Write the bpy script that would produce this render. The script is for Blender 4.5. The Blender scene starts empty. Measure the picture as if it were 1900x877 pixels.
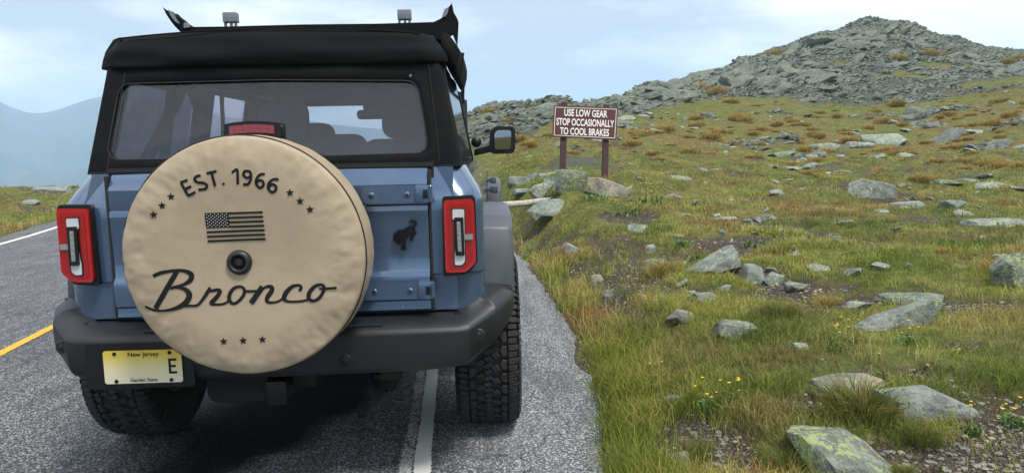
import bpy, bmesh, math, random
import numpy as np
from mathutils import Vector, Matrix, noise as mnoise
random.seed(7); rng = np.random.default_rng(11)
R = math.radians
S = bpy.context.scene
COL = S.collection

# ------------------------------------------------------------------ camera
CP = np.array([.8943, -2.9693, 1.3958]); YAW, PIT, ROL, FPX = R(1.7162), R(6.7059), R(-1.2326), 1340.6
FW = np.array([math.sin(YAW)*math.cos(PIT), math.cos(YAW)*math.cos(PIT), -math.sin(PIT)])
_r = np.array([math.cos(YAW), -math.sin(YAW), 0]); _u = np.cross(_r, FW)
RT = math.cos(ROL)*_r + math.sin(ROL)*_u; UP = -math.sin(ROL)*_r + math.cos(ROL)*_u
cd = bpy.data.cameras.new('camera'); cam = bpy.data.objects.new('camera', cd); COL.objects.link(cam)
cam.matrix_world = Matrix(((RT[0], UP[0], -FW[0], CP[0]), (RT[1], UP[1], -FW[1], CP[1]), (RT[2], UP[2], -FW[2], CP[2]), (0, 0, 0, 1)))
cd.sensor_width = 36; cd.lens = 36*FPX/1900; cd.clip_start = .05; cd.clip_end = 30000
S.camera = cam

# ------------------------------------------------------------------ light
SUN_EL, SUN_AZ = R(62), R(140)         # azimuth measured from +Y towards +X (high, behind and to the right)
w = bpy.data.worlds.new("World"); S.world = w; w.use_nodes = True
nt = w.node_tree; nt.nodes.clear()
def N(nt, t, **k):
    n = nt.nodes.new(t)
    for a, b in k.items(): setattr(n, a, b)
    return n
out = N(nt, 'ShaderNodeOutputWorld'); bg = N(nt, 'ShaderNodeBackground')
sky = N(nt, 'ShaderNodeTexSky', sky_type='NISHITA', sun_disc=False, sun_elevation=SUN_EL, sun_rotation=SUN_AZ)
sky.altitude = 1600; sky.air_density = 1.0; sky.dust_density = 2.0
tc = N(nt, 'ShaderNodeTexCoord'); mp = N(nt, 'ShaderNodeMapping'); mp.inputs['Scale'].default_value = (1.0, 1.0, 3.0)
mp.inputs['Location'].default_value = (5.1, 2.2, 1.4)
n1 = N(nt, 'ShaderNodeTexNoise'); n1.inputs['Scale'].default_value = 1.7; n1.inputs['Detail'].default_value = 8; n1.inputs['Roughness'].default_value = .58
n2 = N(nt, 'ShaderNodeTexNoise'); n2.inputs['Scale'].default_value = 4.2; n2.inputs['Detail'].default_value = 5; n2.inputs['Roughness'].default_value = .5
r1 = N(nt, 'ShaderNodeValToRGB'); e = r1.color_ramp.elements
e[0].position = .42; e[0].color = (5.1, 5.6, 6.5, 1); e[1].position = .58; e[1].color = (12.4, 12.2, 12.0, 1)
m_ = e = r1.color_ramp.elements.new(.50); m_.color = (7.9, 8.3, 9.1, 1)
r2 = N(nt, 'ShaderNodeValToRGB'); r2.color_ramp.elements[0].position = .30; r2.color_ramp.elements[1].position = .48
r2.color_ramp.elements[0].color = (.9, .9, .9, 1)
mx = N(nt, 'ShaderNodeMix', data_type='RGBA')
L = nt.links.new
L(tc.outputs['Generated'], mp.inputs[0]); L(mp.outputs[0], n1.inputs['Vector']); L(mp.outputs[0], n2.inputs['Vector'])
L(n1.outputs['Fac'], r1.inputs[0]); L(n2.outputs['Fac'], r2.inputs[0])
L(r2.outputs[0], mx.inputs['Factor']); L(sky.outputs[0], mx.inputs['A']); L(r1.outputs[0], mx.inputs['B'])
L(mx.outputs['Result'], bg.inputs[0]); bg.inputs[1].default_value = .10
L(bg.outputs[0], out.inputs[0])
sd = bpy.data.lights.new('sun', 'SUN'); sd.energy = 3.4; sd.angle = R(14); sd.color = (1, .95, .88)
so = bpy.data.objects.new('sun', sd); COL.objects.link(so)
so.rotation_euler = Vector((math.sin(SUN_AZ)*math.cos(SUN_EL), math.cos(SUN_AZ)*math.cos(SUN_EL), math.sin(SUN_EL))).to_track_quat('Z', 'Y').to_euler()
S.view_settings.view_transform = 'Standard'; S.view_settings.look = 'None'; S.view_settings.exposure = 0.42; S.view_settings.gamma = 1
S.render.engine = 'CYCLES'
S.cycles.max_bounces = 8; S.cycles.transparent_max_bounces = 12; S.cycles.volume_bounces = 2

# ------------------------------------------------------------------ measuring helpers (a pixel of the photograph + one known coordinate -> a place)
def U(px, py, X=None, Y=None, Z=None, D=None):
    d = FW + RT*(px-950)/FPX - UP*(py-438.5)/FPX
    if X is not None: k = (X-CP[0])/d[0]
    elif Y is not None: k = (Y-CP[1])/d[1]
    elif Z is not None: k = (Z-CP[2])/d[2]
    else: k = D
    return CP + d*k

# ------------------------------------------------------------------ materials
def mat(name, base=(.5, .5, .5), rough=.6, metal=0, coat=0, spec=.5, var=0, vscale=8, bump=0, bscale=60, bdist=.01, detail=4, coords='Object', emit=None, trans=0, alpha=1):
    m = bpy.data.materials.new(name); m.use_nodes = True; t = m.node_tree; b = t.nodes['Principled BSDF']
    b.inputs['Base Color'].default_value = (*base, 1); b.inputs['Roughness'].default_value = rough; b.inputs['Metallic'].default_value = metal
    b.inputs['Coat Weight'].default_value = coat; b.inputs['Coat Roughness'].default_value = .06; b.inputs['Specular IOR Level'].default_value = spec
    b.inputs['Transmission Weight'].default_value = trans; b.inputs['Alpha'].default_value = alpha
    if emit: b.inputs['Emission Color'].default_value = (*emit[:3], 1); b.inputs['Emission Strength'].default_value = emit[3]
    if var or bump: co = N(t, 'ShaderNodeTexCoord')
    if var:
        n = N(t, 'ShaderNodeTexNoise'); n.inputs['Scale'].default_value = vscale; n.inputs['Detail'].default_value = 6; t.links.new(co.outputs[coords], n.inputs['Vector'])
        mr = N(t, 'ShaderNodeMapRange'); mr.inputs[1].default_value = .3; mr.inputs[2].default_value = .7; mr.inputs[3].default_value = 1-var; mr.inputs[4].default_value = 1+var
        t.links.new(n.outputs['Fac'], mr.inputs[0])
        v = N(t, 'ShaderNodeVectorMath', operation='SCALE'); v.inputs[0].default_value = base; t.links.new(mr.outputs[0], v.inputs['Scale']); t.links.new(v.outputs[0], b.inputs['Base Color'])
    if bump:
        n = N(t, 'ShaderNodeTexNoise'); n.inputs['Scale'].default_value = bscale; n.inputs['Detail'].default_value = detail; t.links.new(co.outputs[coords], n.inputs['Vector'])
        bp = N(t, 'ShaderNodeBump'); bp.inputs['Strength'].default_value = bump; bp.inputs['Distance'].default_value = bdist
        t.links.new(n.outputs['Fac'], bp.inputs['Height']); t.links.new(bp.outputs[0], b.inputs['Normal'])
    return m

class NT:
    """small helper for writing node materials"""
    def __init__(s, name):
        s.m = bpy.data.materials.new(name); s.m.use_nodes = True; s.t = s.m.node_tree; s.b = s.t.nodes['Principled BSDF']; s.out = s.t.nodes['Material Output']
        s.geo = N(s.t, 'ShaderNodeNewGeometry'); s.tc = N(s.t, 'ShaderNodeTexCoord')
    def L(s, a, b): s.t.links.new(a, b)
    def noise(s, scale, detail=4, rough=.5, vec=None, dist=0):
        n = N(s.t, 'ShaderNodeTexNoise'); n.inputs['Scale'].default_value = scale; n.inputs['Detail'].default_value = detail; n.inputs['Roughness'].default_value = rough; n.inputs['Distortion'].default_value = dist
        s.L(vec or s.geo.outputs['Position'], n.inputs['Vector']); return n.outputs['Fac']
    def voro(s, scale, feature='F1', out='Distance', vec=None):
        n = N(s.t, 'ShaderNodeTexVoronoi', feature=feature); n.inputs['Scale'].default_value = scale; s.L(vec or s.geo.outputs['Position'], n.inputs['Vector']); return n.outputs[out]
    def ramp(s, f, stops):
        n = N(s.t, 'ShaderNodeValToRGB'); s.L(f, n.inputs[0]); e = n.color_ramp.elements
        while len(e) < len(stops): e.new(.5)
        for i, (p, c) in enumerate(stops): e[i].position = p; e[i].color = (*c, 1) if isinstance(c, tuple) else (c, c, c, 1)
        return n.outputs['Color']
    def mix(s, f, a, b, mode='MIX'):
        n = N(s.t, 'ShaderNodeMix', data_type='RGBA', blend_type=mode)
        for v, k in ((f, 'Factor'), (a, 'A'), (b, 'B')):
            if isinstance(v, (int, float)): n.inputs[k].default_value = v if k == 'Factor' else (v, v, v, 1)
            elif isinstance(v, tuple): n.inputs[k].default_value = (*v, 1)
            else: s.L(v, n.inputs[k])
        return n.outputs['Result']
    def math(s, op, a, b=0.0, c=0.0):
        n = N(s.t, 'ShaderNodeMath', operation=op)
        for i, v in enumerate((a, b, c)):
            if isinstance(v, (int, float)): n.inputs[i].default_value = v
            else: s.L(v, n.inputs[i])
        return n.outputs[0]
    def attr(s, name, out='Fac'):
        n = N(s.t, 'ShaderNodeAttribute'); n.attribute_name = name; return n.outputs[out]
    def bump(s, h, strength=.5, dist=.01):
        n = N(s.t, 'ShaderNodeBump'); n.inputs['Strength'].default_value = strength; n.inputs['Distance'].default_value = dist; s.L(h, n.inputs['Height']); s.L(n.outputs[0], s.b.inputs['Normal'])
    def color(s, c): s.L(c, s.b.inputs['Base Color'])

M = {}
def paint():
    k = NT('blue_paint'); k.b.inputs['Metallic'].default_value = .45; k.b.inputs['Roughness'].default_value = .32; k.b.inputs['Coat Weight'].default_value = 1; k.b.inputs['Coat Roughness'].default_value = .05
    f = k.noise(2200, 2, .5, k.tc.outputs['Object']); c = k.ramp(f, [(.3, (.050, .094, .174)), (.7, (.074, .127, .220))])
    d = k.noise(5, 6, .65, k.tc.outputs['Object']); c = k.mix(k.ramp(d, [(.45, 0.), (.8, .15)]), c, (.14, .15, .15)); k.color(c)
    k.L(k.ramp(d, [(.4, .18), (.8, .36)]), k.b.inputs['Roughness']); return k.m
M['paint'] = paint()
M['plastic'] = mat('dark_grey_plastic', (.010, .0112, .0132), .46, var=.3, vscale=5, bump=.25, bscale=900, bdist=.0006)
M['flare'] = mat('grey_flare_plastic', (.060, .067, .082), .46, var=.15, vscale=4, bump=.2, bscale=900, bdist=.0006)
M['black'] = mat('black_plastic', (.006, .006, .007), .42, spec=.35)
M['rubber'] = mat('rubber_seal', (.010, .010, .011), .7)
M['under'] = mat('chassis_black', (.004, .004, .004), .8, var=.3, vscale=12)
M['interior'] = mat('interior_fabric', (.035, .038, .045), .8, bump=.2, bscale=200)
M['seat'] = mat('seat_fabric', (.13, .135, .155), .75, bump=.2, bscale=150)
M['print'] = mat('black_print', (.009, .009, .010), .7, spec=.2)
M['badge'] = mat('black_badge', (.004, .004, .004), .35, spec=.25)
M['white_print'] = mat('white_print', (.75, .74, .70), .5)
M['steel'] = mat('grey_steel', (.20, .21, .23), .38, metal=.9)
M['clip'] = mat('grey_clip_plastic', (.16, .17, .20), .5)
M['chrome'] = mat('mirror_glass', (.28, .29, .31), .02, metal=1)
def fabric():
    k = NT('black_canvas'); k.b.inputs['Roughness'].default_value = .85; k.b.inputs['Specular IOR Level'].default_value = .12
    v = k.tc.outputs['Object']; f = k.noise(420, 3, .7, v); g = k.noise(6, 5, .6, v)
    c = k.ramp(f, [(.35, (.0045, .0048, .0052)), (.62, (.0095, .010, .011)), (.8, (.022, .023, .025))]); c = k.mix(k.ramp(g, [(.45, 0.), (.75, .35)]), c, (.013, .013, .014)); k.color(c)
    k.bump(k.math('ADD', k.math('MULTIPLY', g, 6), f), .5, .0025); return k.m
M['fabric'] = fabric()
def vinyl():
    k = NT('tan_vinyl'); k.b.inputs['Roughness'].default_value = .52; k.b.inputs['Specular IOR Level'].default_value = .35
    v = k.tc.outputs['Object']; a = k.noise(7, 5, .6, v); b = k.noise(900, 2, .6, v); d = k.noise(2.2, 4, .6, v)
    c = k.ramp(a, [(.3, (.315, .250, .170)), (.6, (.360, .288, .200)), (.8, (.405, .333, .240))])
    c = k.mix(k.ramp(d, [(.45, 0.), (.75, .35)]), c, (.295, .228, .155)); k.color(c)
    k.bump(k.math('ADD', k.math('MULTIPLY', a, 1.2), k.math('MULTIPLY', b, .06)), .35, .010); return k.m
M['vinyl'] = vinyl()
def rubber():
    k = NT('tyre_rubber'); k.b.inputs['Roughness'].default_value = .72; k.b.inputs['Specular IOR Level'].default_value = .35
    f = k.noise(25, 6, .7, k.tc.outputs['Object']); k.color(k.ramp(f, [(.3, (.016, .016, .017)), (.55, (.026, .026, .027)), (.8, (.065, .062, .058))]))
    k.bump(k.noise(300, 3, .6, k.tc.outputs['Object']), .3, .002); return k.m
M['tyre'] = rubber()
def redlens(name, c1, c2):
    k = NT(name); k.b.inputs['Roughness'].default_value = .10; k.b.inputs['Coat Weight'].default_value = 1; k.b.inputs['Coat Roughness'].default_value = .03
    v = k.voro(420, 'F1', 'Distance', k.tc.outputs['Object']); k.color(k.ramp(v, [(.1, c1), (.8, c2)])); k.bump(v, .12, .001); return k.m
M['red'] = redlens('red_lens', (.46, .006, .010), (.30, .004, .007))
M['deepred'] = redlens('deep_red_lens', (.33, .004, .007), (.24, .003, .005))
M['darkred'] = redlens('dark_red_lens', (.30, .006, .014), (.12, .003, .006))
M['clear'] = redlens('clear_lens', (.30, .31, .32), (.16, .17, .18))
M['whitelens'] = mat('white_lens', (.50, .51, .53), .2, coat=1, var=.08, vscale=30)
def glassy(name, tint, haze, hazecol, fres=.12, rough=.03, fk=.9):
    k = NT(name); t = k.t; t.nodes.remove(k.b)
    tr = N(t, 'ShaderNodeBsdfTransparent'); tr.inputs[0].default_value = (*tint, 1)
    df = N(t, 'ShaderNodeBsdfDiffuse'); df.inputs[0].default_value = (*hazecol, 1)
    gl = N(t, 'ShaderNodeBsdfGlossy'); gl.inputs[0].default_value = (1, 1, 1, 1); gl.inputs['Roughness'].default_value = rough
    m1 = N(t, 'ShaderNodeMixShader'); m2 = N(t, 'ShaderNodeMixShader')
    ns = k.noise(3, 5, .6, k.tc.outputs['Object']); h = k.math('MULTIPLY', k.ramp(ns, [(.3, .7), (.7, 1.3)]), haze)
    if rough > .05:
        sz_ = N(t, 'ShaderNodeSeparateXYZ'); k.L(k.tc.outputs['Generated'], sz_.inputs[0]); h = k.math('MULTIPLY', h, k.ramp(sz_.outputs['Z'], [(0, 1.), (.35, .62), (1, .42)])); h = k.math('MULTIPLY', h, 1.6)
    k.L(h, m1.inputs[0]); k.L(tr.outputs[0], m1.inputs[1]); k.L(df.outputs[0], m1.inputs[2])
    fr = N(t, 'ShaderNodeFresnel'); fr.inputs[0].default_value = 1.45; f = k.math('ADD', k.math('MULTIPLY', fr.outputs[0], fk), fres*.3)
    k.L(f, m2.inputs[0]); k.L(m1.outputs[0], m2.inputs[1]); k.L(gl.outputs[0], m2.inputs[2]); k.L(m2.outputs[0], k.out.inputs[0])
    if rough > .05:
        bp = N(t, 'ShaderNodeBump'); bp.inputs['Strength'].default_value = .2; bp.inputs['Distance'].default_value = .02; k.L(ns, bp.inputs['Height']); k.L(bp.outputs[0], gl.inputs['Normal'])
    return k.m
M['vinylwin'] = glassy('clear_vinyl_window', (.74, .75, .80), .11, (.13, .15, .215), .05, .06)
M['sideglass'] = glassy('tinted_side_glass', (.88, .84, .87), .02, (.2, .2, .22), .05, .02, .22)
M['windscreen'] = glassy('windscreen_glass', (.92, .94, .94), .02, (.3, .3, .3), .05, .02, .4)
M['quarter'] = glassy('quarter_vinyl_window', (.50, .48, .52), .10, (.25, .27, .30), .3, .05, .6)
def plate_m():
    k = NT('number_plate_yellow'); k.b.inputs['Roughness'].default_value = .4
    sx = N(k.t, 'ShaderNodeSeparateXYZ'); k.L(k.tc.outputs['Generated'], sx.inputs[0])
    k.color(k.ramp(sx.outputs['Z'], [(.0, (.66, .62, .47)), (.45, (.66, .60, .34)), (.85, (.62, .46, .07)), (1., (.60, .42, .05))])); return k.m
M['plate'] = plate_m()
def asphalt():
    k = NT('asphalt'); k.b.inputs['Roughness'].default_value = .78; k.b.inputs['Specular IOR Level'].default_value = .35
    c1 = k.voro(135, 'F1', 'Color'); bw = N(k.t, 'ShaderNodeRGBToBW'); k.L(c1, bw.inputs[0])
    d = k.voro(135, 'F1', 'Distance'); f = k.noise(320, 3, .7)
    s = k.math('ADD', k.math('MULTIPLY', bw.outputs[0], .62), k.math('MULTIPLY', f, .45))
    c = k.ramp(s, [(.28, (.016, .017, .019)), (.47, (.052, .055, .060)), (.62, (.125, .130, .138)), (.77, (.50, .51, .52))])
    p = k.noise(.55, 5, .6); c = k.mix(k.ramp(p, [(.35, .35), (.65, 0.)]), c, (.045, .048, .055))
    mpp = N(k.t, 'ShaderNodeMapping'); mpp.inputs['Scale'].default_value = (9, .9, 1); mpp.inputs['Rotation'].default_value = (0, 0, .12); k.L(k.geo.outputs['Position'], mpp.inputs[0])
    w1 = k.noise(1.0, 5, .65, mpp.outputs[0]); c = k.mix(k.ramp(w1, [(.36, .40), (.52, 0.)]), c, (.022, .024, .027)); c = k.mix(k.ramp(w1, [(.56, 0.), (.72, .28)]), c, (.20, .205, .21))
    q = k.noise(2.6, 6, .65); c = k.mix(k.ramp(q, [(.30, .32), (.5, 0.)]), c, (.03, .031, .034))
    shadow_mask = k.attr('painted_shadow'); c = k.mix(shadow_mask, c, (.003, .0035, .004)); k.L(k.math('MULTIPLY_ADD', shadow_mask, -.30, .35), k.b.inputs['Specular IOR Level'])  # vehicle's shadow put into the colour, with a duller surface there
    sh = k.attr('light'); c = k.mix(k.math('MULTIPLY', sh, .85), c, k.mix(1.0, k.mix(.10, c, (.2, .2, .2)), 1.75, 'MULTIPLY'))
    crk = k.voro(.7, 'DISTANCE_TO_EDGE', 'Distance'); n = N(k.t, 'ShaderNodeVectorMath', operation='ADD'); nn = N(k.t, 'ShaderNodeTexNoise'); nn.inputs['Scale'].default_value = 3; k.L(k.geo.outputs['Position'], nn.inputs['Vector'])
    k.L(k.geo.outputs['Position'], n.inputs[0]); k.L(nn.outputs['Color'], n.inputs[1])
    cv = N(k.t, 'ShaderNodeTexVoronoi', feature='DISTANCE_TO_EDGE'); cv.inputs['Scale'].default_value = .42; k.L(n.outputs[0], cv.inputs['Vector'])
    c = k.mix(k.ramp(cv.outputs['Distance'], [(.0006, .8), (.0022, 0.)]), c, (.01, .01, .01))
    k.color(c); k.bump(k.math('ADD', k.math('MULTIPLY', d, -1.), f), .8, .006); return k.m
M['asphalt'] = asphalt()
def roadpaint(name, col, wear):
    k = NT(name); k.b.inputs['Roughness'].default_value = .7
    f = k.noise(60, 6, .75); g = k.noise(4, 4, .6); e = k.attr('edge')
    s = k.math('ADD', k.math('ADD', k.math('MULTIPLY', f, 1.), k.math('MULTIPLY', g, .35)), k.math('MULTIPLY', e, .55))
    h = k.noise(260, 2, .6)
    c = k.mix(k.ramp(h, [(.35, .30), (.6, 0.)]), col, tuple(x*.45 for x in col)); 
    k.color(c); k.L(k.ramp(s, [(wear, 1.), (wear+.05, 0.)]), k.b.inputs['Alpha']); k.bump(k.math('ADD', f, h), .6, .004); return k.m
M['wpaint'] = roadpaint('white_road_paint', (.60, .61, .58), .98)
M['ypaint'] = roadpaint('yellow_road_paint', (.68, .36, .018), .86)
M['wpaint_worn'] = roadpaint('worn_white_road_paint', (.46, .47, .46), .675)

# ------------------------------------------------------------------ mesh helpers
def fin(o, parent=None, label=None, cat=None, group=None, kind=None):
    if parent is not None: o.parent = parent
    if label: o['label'] = label
    if cat: o['category'] = cat
    if group: o['group'] = group
    if kind: o['kind'] = kind
    return o
def thing(name, loc, label, cat, group=None):
    o = bpy.data.objects.new(name, None); o.location = loc; o.empty_display_size = .1; COL.objects.link(o); return fin(o, None, label, cat, group)
def wloc(o):
    p = Vector((0, 0, 0))
    while o is not None: p = p+o.location; o = o.parent
    return p
def mk(name, v, f, m, parent=None, smooth=False, bevel=0, seg=2, sub=0, **kw):
    me = bpy.data.meshes.new(name)
    off = wloc(parent)
    me.from_pydata([tuple(Vector(p)-off) for p in v], [], [tuple(q) for q in f])
    bm = bmesh.new(); bm.from_mesh(me)
    if bevel:
        bmesh.ops.remove_doubles(bm, verts=bm.verts, dist=1e-5)
        ed = [x for x in bm.edges if len(x.link_faces) == 2 and x.calc_face_angle(0) > .35]
        bmesh.ops.bevel(bm, geom=ed, offset=bevel, segments=seg, affect='EDGES', profile=.6, clamp_overlap=True)
    bmesh.ops.recalc_face_normals(bm, faces=bm.faces)
    bm.to_mesh(me); bm.free()
    me.materials.append(m)
    if smooth or bevel:
        me.shade_smooth() if hasattr(me, 'shade_smooth') else None
        if not smooth: me.set_sharp_from_angle(angle=R(35))
    o = bpy.data.objects.new(name, me); COL.objects.link(o)
    if sub: s_ = o.modifiers.new('s', 'SUBSURF'); s_.levels = s_.render_levels = sub
    return fin(o, parent, **kw)
def box(x0, x1, y0, y1, z0, z1):
    return ([(x0, y0, z0), (x1, y0, z0), (x1, y1, z0), (x0, y1, z0), (x0, y0, z1), (x1, y0, z1), (x1, y1, z1), (x0, y1, z1)],
            [(0, 3, 2, 1), (4, 5, 6, 7), (0, 1, 5, 4), (1, 2, 6, 5), (2, 3, 7, 6), (3, 0, 4, 7)])
def join(*parts):
    V, F = [], []
    for v, f in parts: b = len(V); V += [tuple(p) for p in v]; F += [tuple(i+b for i in q) for q in f]
    return V, F
def prismY(poly, y0, y1):          # poly of (x,z), extruded along Y
    n = len(poly); v = [(x, y0, z) for x, z in poly]+[(x, y1, z) for x, z in poly]
    return v, [tuple(range(n)), tuple(range(2*n-1, n-1, -1))]+[(i, (i+1) % n, n+(i+1) % n, n+i) for i in range(n)]
def prismX(poly, x0, x1):
    n = len(poly); v = [(x0, y, z) for y, z in poly]+[(x1, y, z) for y, z in poly]
    return v, [tuple(range(n)), tuple(range(2*n-1, n-1, -1))]+[(i, (i+1) % n, n+(i+1) % n, n+i) for i in range(n)]
def grid(rows, closed=False):
    n = len(rows[0]); v = [p for r_ in rows for p in r_]; f = []
    for i in range(len(rows)-1):
        for j in range(n if closed else n-1): k = (j+1) % n; f.append((i*n+j, i*n+k, (i+1)*n+k, (i+1)*n+j))
    return v, f
def mirx(vf): return [(-x, y, z) for x, y, z in vf[0]], vf[1]
def rrect(x0, x1, z0, z1, r, n=6):
    P = []
    for cx, cz, a0 in ((x1-r, z1-r, 0), (x0+r, z1-r, 90), (x0+r, z0+r, 180), (x1-r, z0+r, 270)):
        for i in range(n+1): a = R(a0+90*i/n); P.append((cx+r*math.cos(a), cz+r*math.sin(a)))
    return P
def roundpoly(P, r, n=5):
    out = []
    for i in range(len(P)):
        p0, p, p1 = Vector(P[i-1]), Vector(P[i]), Vector(P[(i+1) % len(P)])
        a, b = (p0-p), (p1-p); ra = min(r, a.length*.45, b.length*.45); A = p+a.normalized()*ra; B = p+b.normalized()*ra
        for k in range(n+1): t = k/n; out.append(tuple((1-t)**2*A+2*t*(1-t)*p+t*t*B))
    return out
def tube(path, r, n=10, caps=True):
    P = [Vector(p) for p in path]; rr = r if isinstance(r, (list, tuple)) else [r]*len(P); V, F = [], []
    up = Vector((0, 0, 1))
    for i, p in enumerate(P):
        t = (P[min(i+1, len(P)-1)]-P[max(i-1, 0)]).normalized(); a = t.cross(up if abs(t.z) < .95 else Vector((1, 0, 0))).normalized(); b = t.cross(a)
        for k in range(n): th = 2*math.pi*k/n; V.append(tuple(p+(a*math.cos(th)+b*math.sin(th))*rr[i]))
    for i in range(len(P)-1):
        for k in range(n): j = (k+1) % n; F.append((i*n+k, i*n+j, (i+1)*n+j, (i+1)*n+k))
    if caps: F.append(tuple(range(n))); F.append(tuple(range(len(P)*n-1, (len(P)-1)*n-1, -1)))
    return V, F
def spin(profile, c, axis='Y', n=40, a0=0, a1=360):     # profile of (radius, offset along axis)
    full = abs(a1-a0) >= 360; cols = n if full else n+1; rows = []
    for r_, h in profile:
        row = []
        for k in range(cols):
            a = R(a0+(a1-a0)*k/n); x, y = r_*math.cos(a), r_*math.sin(a)
            row.append((c[0]+x, c[1]+h, c[2]+y) if axis == 'Y' else ((c[0]+h, c[1]+x, c[2]+y) if axis == 'X' else (c[0]+x, c[1]+y, c[2]+h)))
        rows.append(row)
    return grid(rows, full)
def lerp(a, b, t): return a+(b-a)*t
def interp(x, xs, ys): return float(np.interp(x, xs, ys))

# ================================================================== THE VEHICLE (X right, Y ahead, Z up; origin on the road under the tail lamps)
car = thing('off_road_vehicle', (0, 0, 0), 'blue off-roader with black soft top and tan spare wheel cover, parked on the road edge', 'off-road vehicle')
def cp(name, vf, m, parent=None, **k): return mk(name, vf[0], vf[1], M[m], parent if parent is not None else car, **k)
def cps(name, parts, m, parent=None, **k):
    for q in parts: cp(name, q, m, parent, **k)
def xz(pts, Y):                    # photograph pixels -> (x, z) on the plane Y
    return [(float(U(px, py, Y=Y)[0]), float(U(px, py, Y=Y)[2])) for px, py in pts]
def z4(pts): return [(560+a/2.741, 280+b/2.741) for a, b in pts]

# --- body shell: rear corners, flanks, wings
ZT = 1.342
def wz(z): return .868 if z < 1.21 else lerp(.868, .79, ((z-1.21)/(ZT-1.21))**1.15)
def y0z(z): return (.012 if z < .90 else .0) if z < 1.205 else lerp(0, .085, (z-1.205)/(ZT-1.205))
def zlow(y):
    if y < .20: return .745
    for a, b in ((.30, 1.24), (3.22, 4.18)):
        if a <= y <= b: return 1.0
    if y < .3: return .78
    if y < 1.34: return .62
    if y < 3.2: return .48
    return .62
def body_side():
    st = [(.652, 'r', 0), (.655, 'r', 0), (.70, 'r', 0), (.745, 'r', 0)]
    for k in range(9): st.append((k/8, 'c', 0))
    for y in (.2, .27, .30, .6, .9, 1.24, 1.26, 1.34, 1.9, 2.4, 2.8, 3.2, 3.23, 3.7, 4.17, 4.2, 4.35): st.append((0, 's', y))
    zs = [0, .12, .25, .26, .4, .55, .68, .765, .775, .85, .93, .98, 1.0]; rows = []
    for t in zs:
        row = []
        for a, kind, y in st:
            zl = zlow(y) if kind == 's' else .745
            z = lerp(zl, ZT if y < 2.75 else lerp(ZT, 1.26, min(1, (y-2.75)/.5)), t); wd = wz(z)
            if kind == 'r': row.append((a, y0z(z)+(.06 if a < .653 else 0), z))
            elif kind == 'c': th = R(90*a); r_ = .12; row.append((wd-r_+r_*math.sin(th), y0z(z)+r_*.9*(1-math.cos(th)), z))
            else: row.append((wd+.012*math.sin(min(1, y/4)*math.pi)-(.04*max(0, y-3.9)), y, z))
        rows.append(row)
    v, f = grid(rows); n = len(rows[0]); b = len(v)
    v += [(x*.93, y+.03 if y < .2 else y, z) for x, y, z in rows[-1]]     # belt return
    f += [((len(rows)-1)*n+j, (len(rows)-1)*n+j+1, b+j+1, b+j) for j in range(n-1)]
    b = len(v); v += [(x-.10, y+.05 if y < .2 else y, z+.01) for x, y, z in rows[0]]
    f += [(j+1, j, b+j, b+j+1) for j in range(n-1)]
    return v, f
bs = body_side()
body = cp('body', join(bs, mirx(bs)), 'paint', smooth=True); body.data.set_sharp_from_angle(angle=R(28))
hood = []
for y, z, wd in ((2.95, 1.262, .80), (3.4, 1.245, .82), (4.0, 1.20, .80), (4.28, 1.13, .76), (4.32, .75, .74)): hood.append([(-wd, y, z), (-wd*.7, y, z+.045), (0, y, z+.03), (wd*.7, y, z+.045), (wd, y, z)])
cp('hood', grid(hood), 'paint', smooth=True)
g = cp('grille', box(-.72, .72, 4.31, 4.36, .72, 1.08), 'black', bevel=.01)
for s in (-1, 1): cp('headlight', spin([(0, 4.375), (.09, 4.37), (.105, 4.35), (.105, 4.32)], (s*.56, 0, .92), n=20), 'clear', smooth=True)
cp('front_bumper', box(-.92, .92, 4.30, 4.55, .48, .70), 'plastic', bevel=.03)
# sills, door lines, undertray
for s in (-1, 1):
    cp('sill', box(s*.84 if s > 0 else -.88, .88 if s > 0 else -.84, 1.36, 3.18, .44, .56), 'plastic', bevel=.012)
    for y in (1.44, 2.36, 3.16): cp('door_seam', box(min(s*.86, s*.8805), max(s*.86, s*.8805), y, y+.008, .60, 1.205), 'rubber')
cps('underbody', (box(-.64, .64, .05, 4.2, .58, .74), box(-.86, .86, 1.36, 3.2, .46, .58), box(-.50, -.42, -.02, 4.2, .46, .58), box(.42, .50, -.02, 4.2, .46, .58)), 'under')
cps('wheel_arch_liner', (box(-.87, -.56, .26, 1.30, .95, 1.02), box(.56, .87, .26, 1.30, .95, 1.02), box(-.87, -.56, 1.28, 1.31, .5, 1.02), box(.56, .87, 1.28, 1.31, .5, 1.02), box(-.87, -.56, 3.2, 4.2, .98, 1.02), box(.56, .87, 3.2, 4.2, .98, 1.02), box(-.57, -.55, .28, 1.3, .5, 1.02), box(.55, .57, .28, 1.3, .5, 1.02), box(-.80, -.56, .16, .29, .60, .80), box(.56, .80, .16, .29, .60, .80)), 'under')

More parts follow.
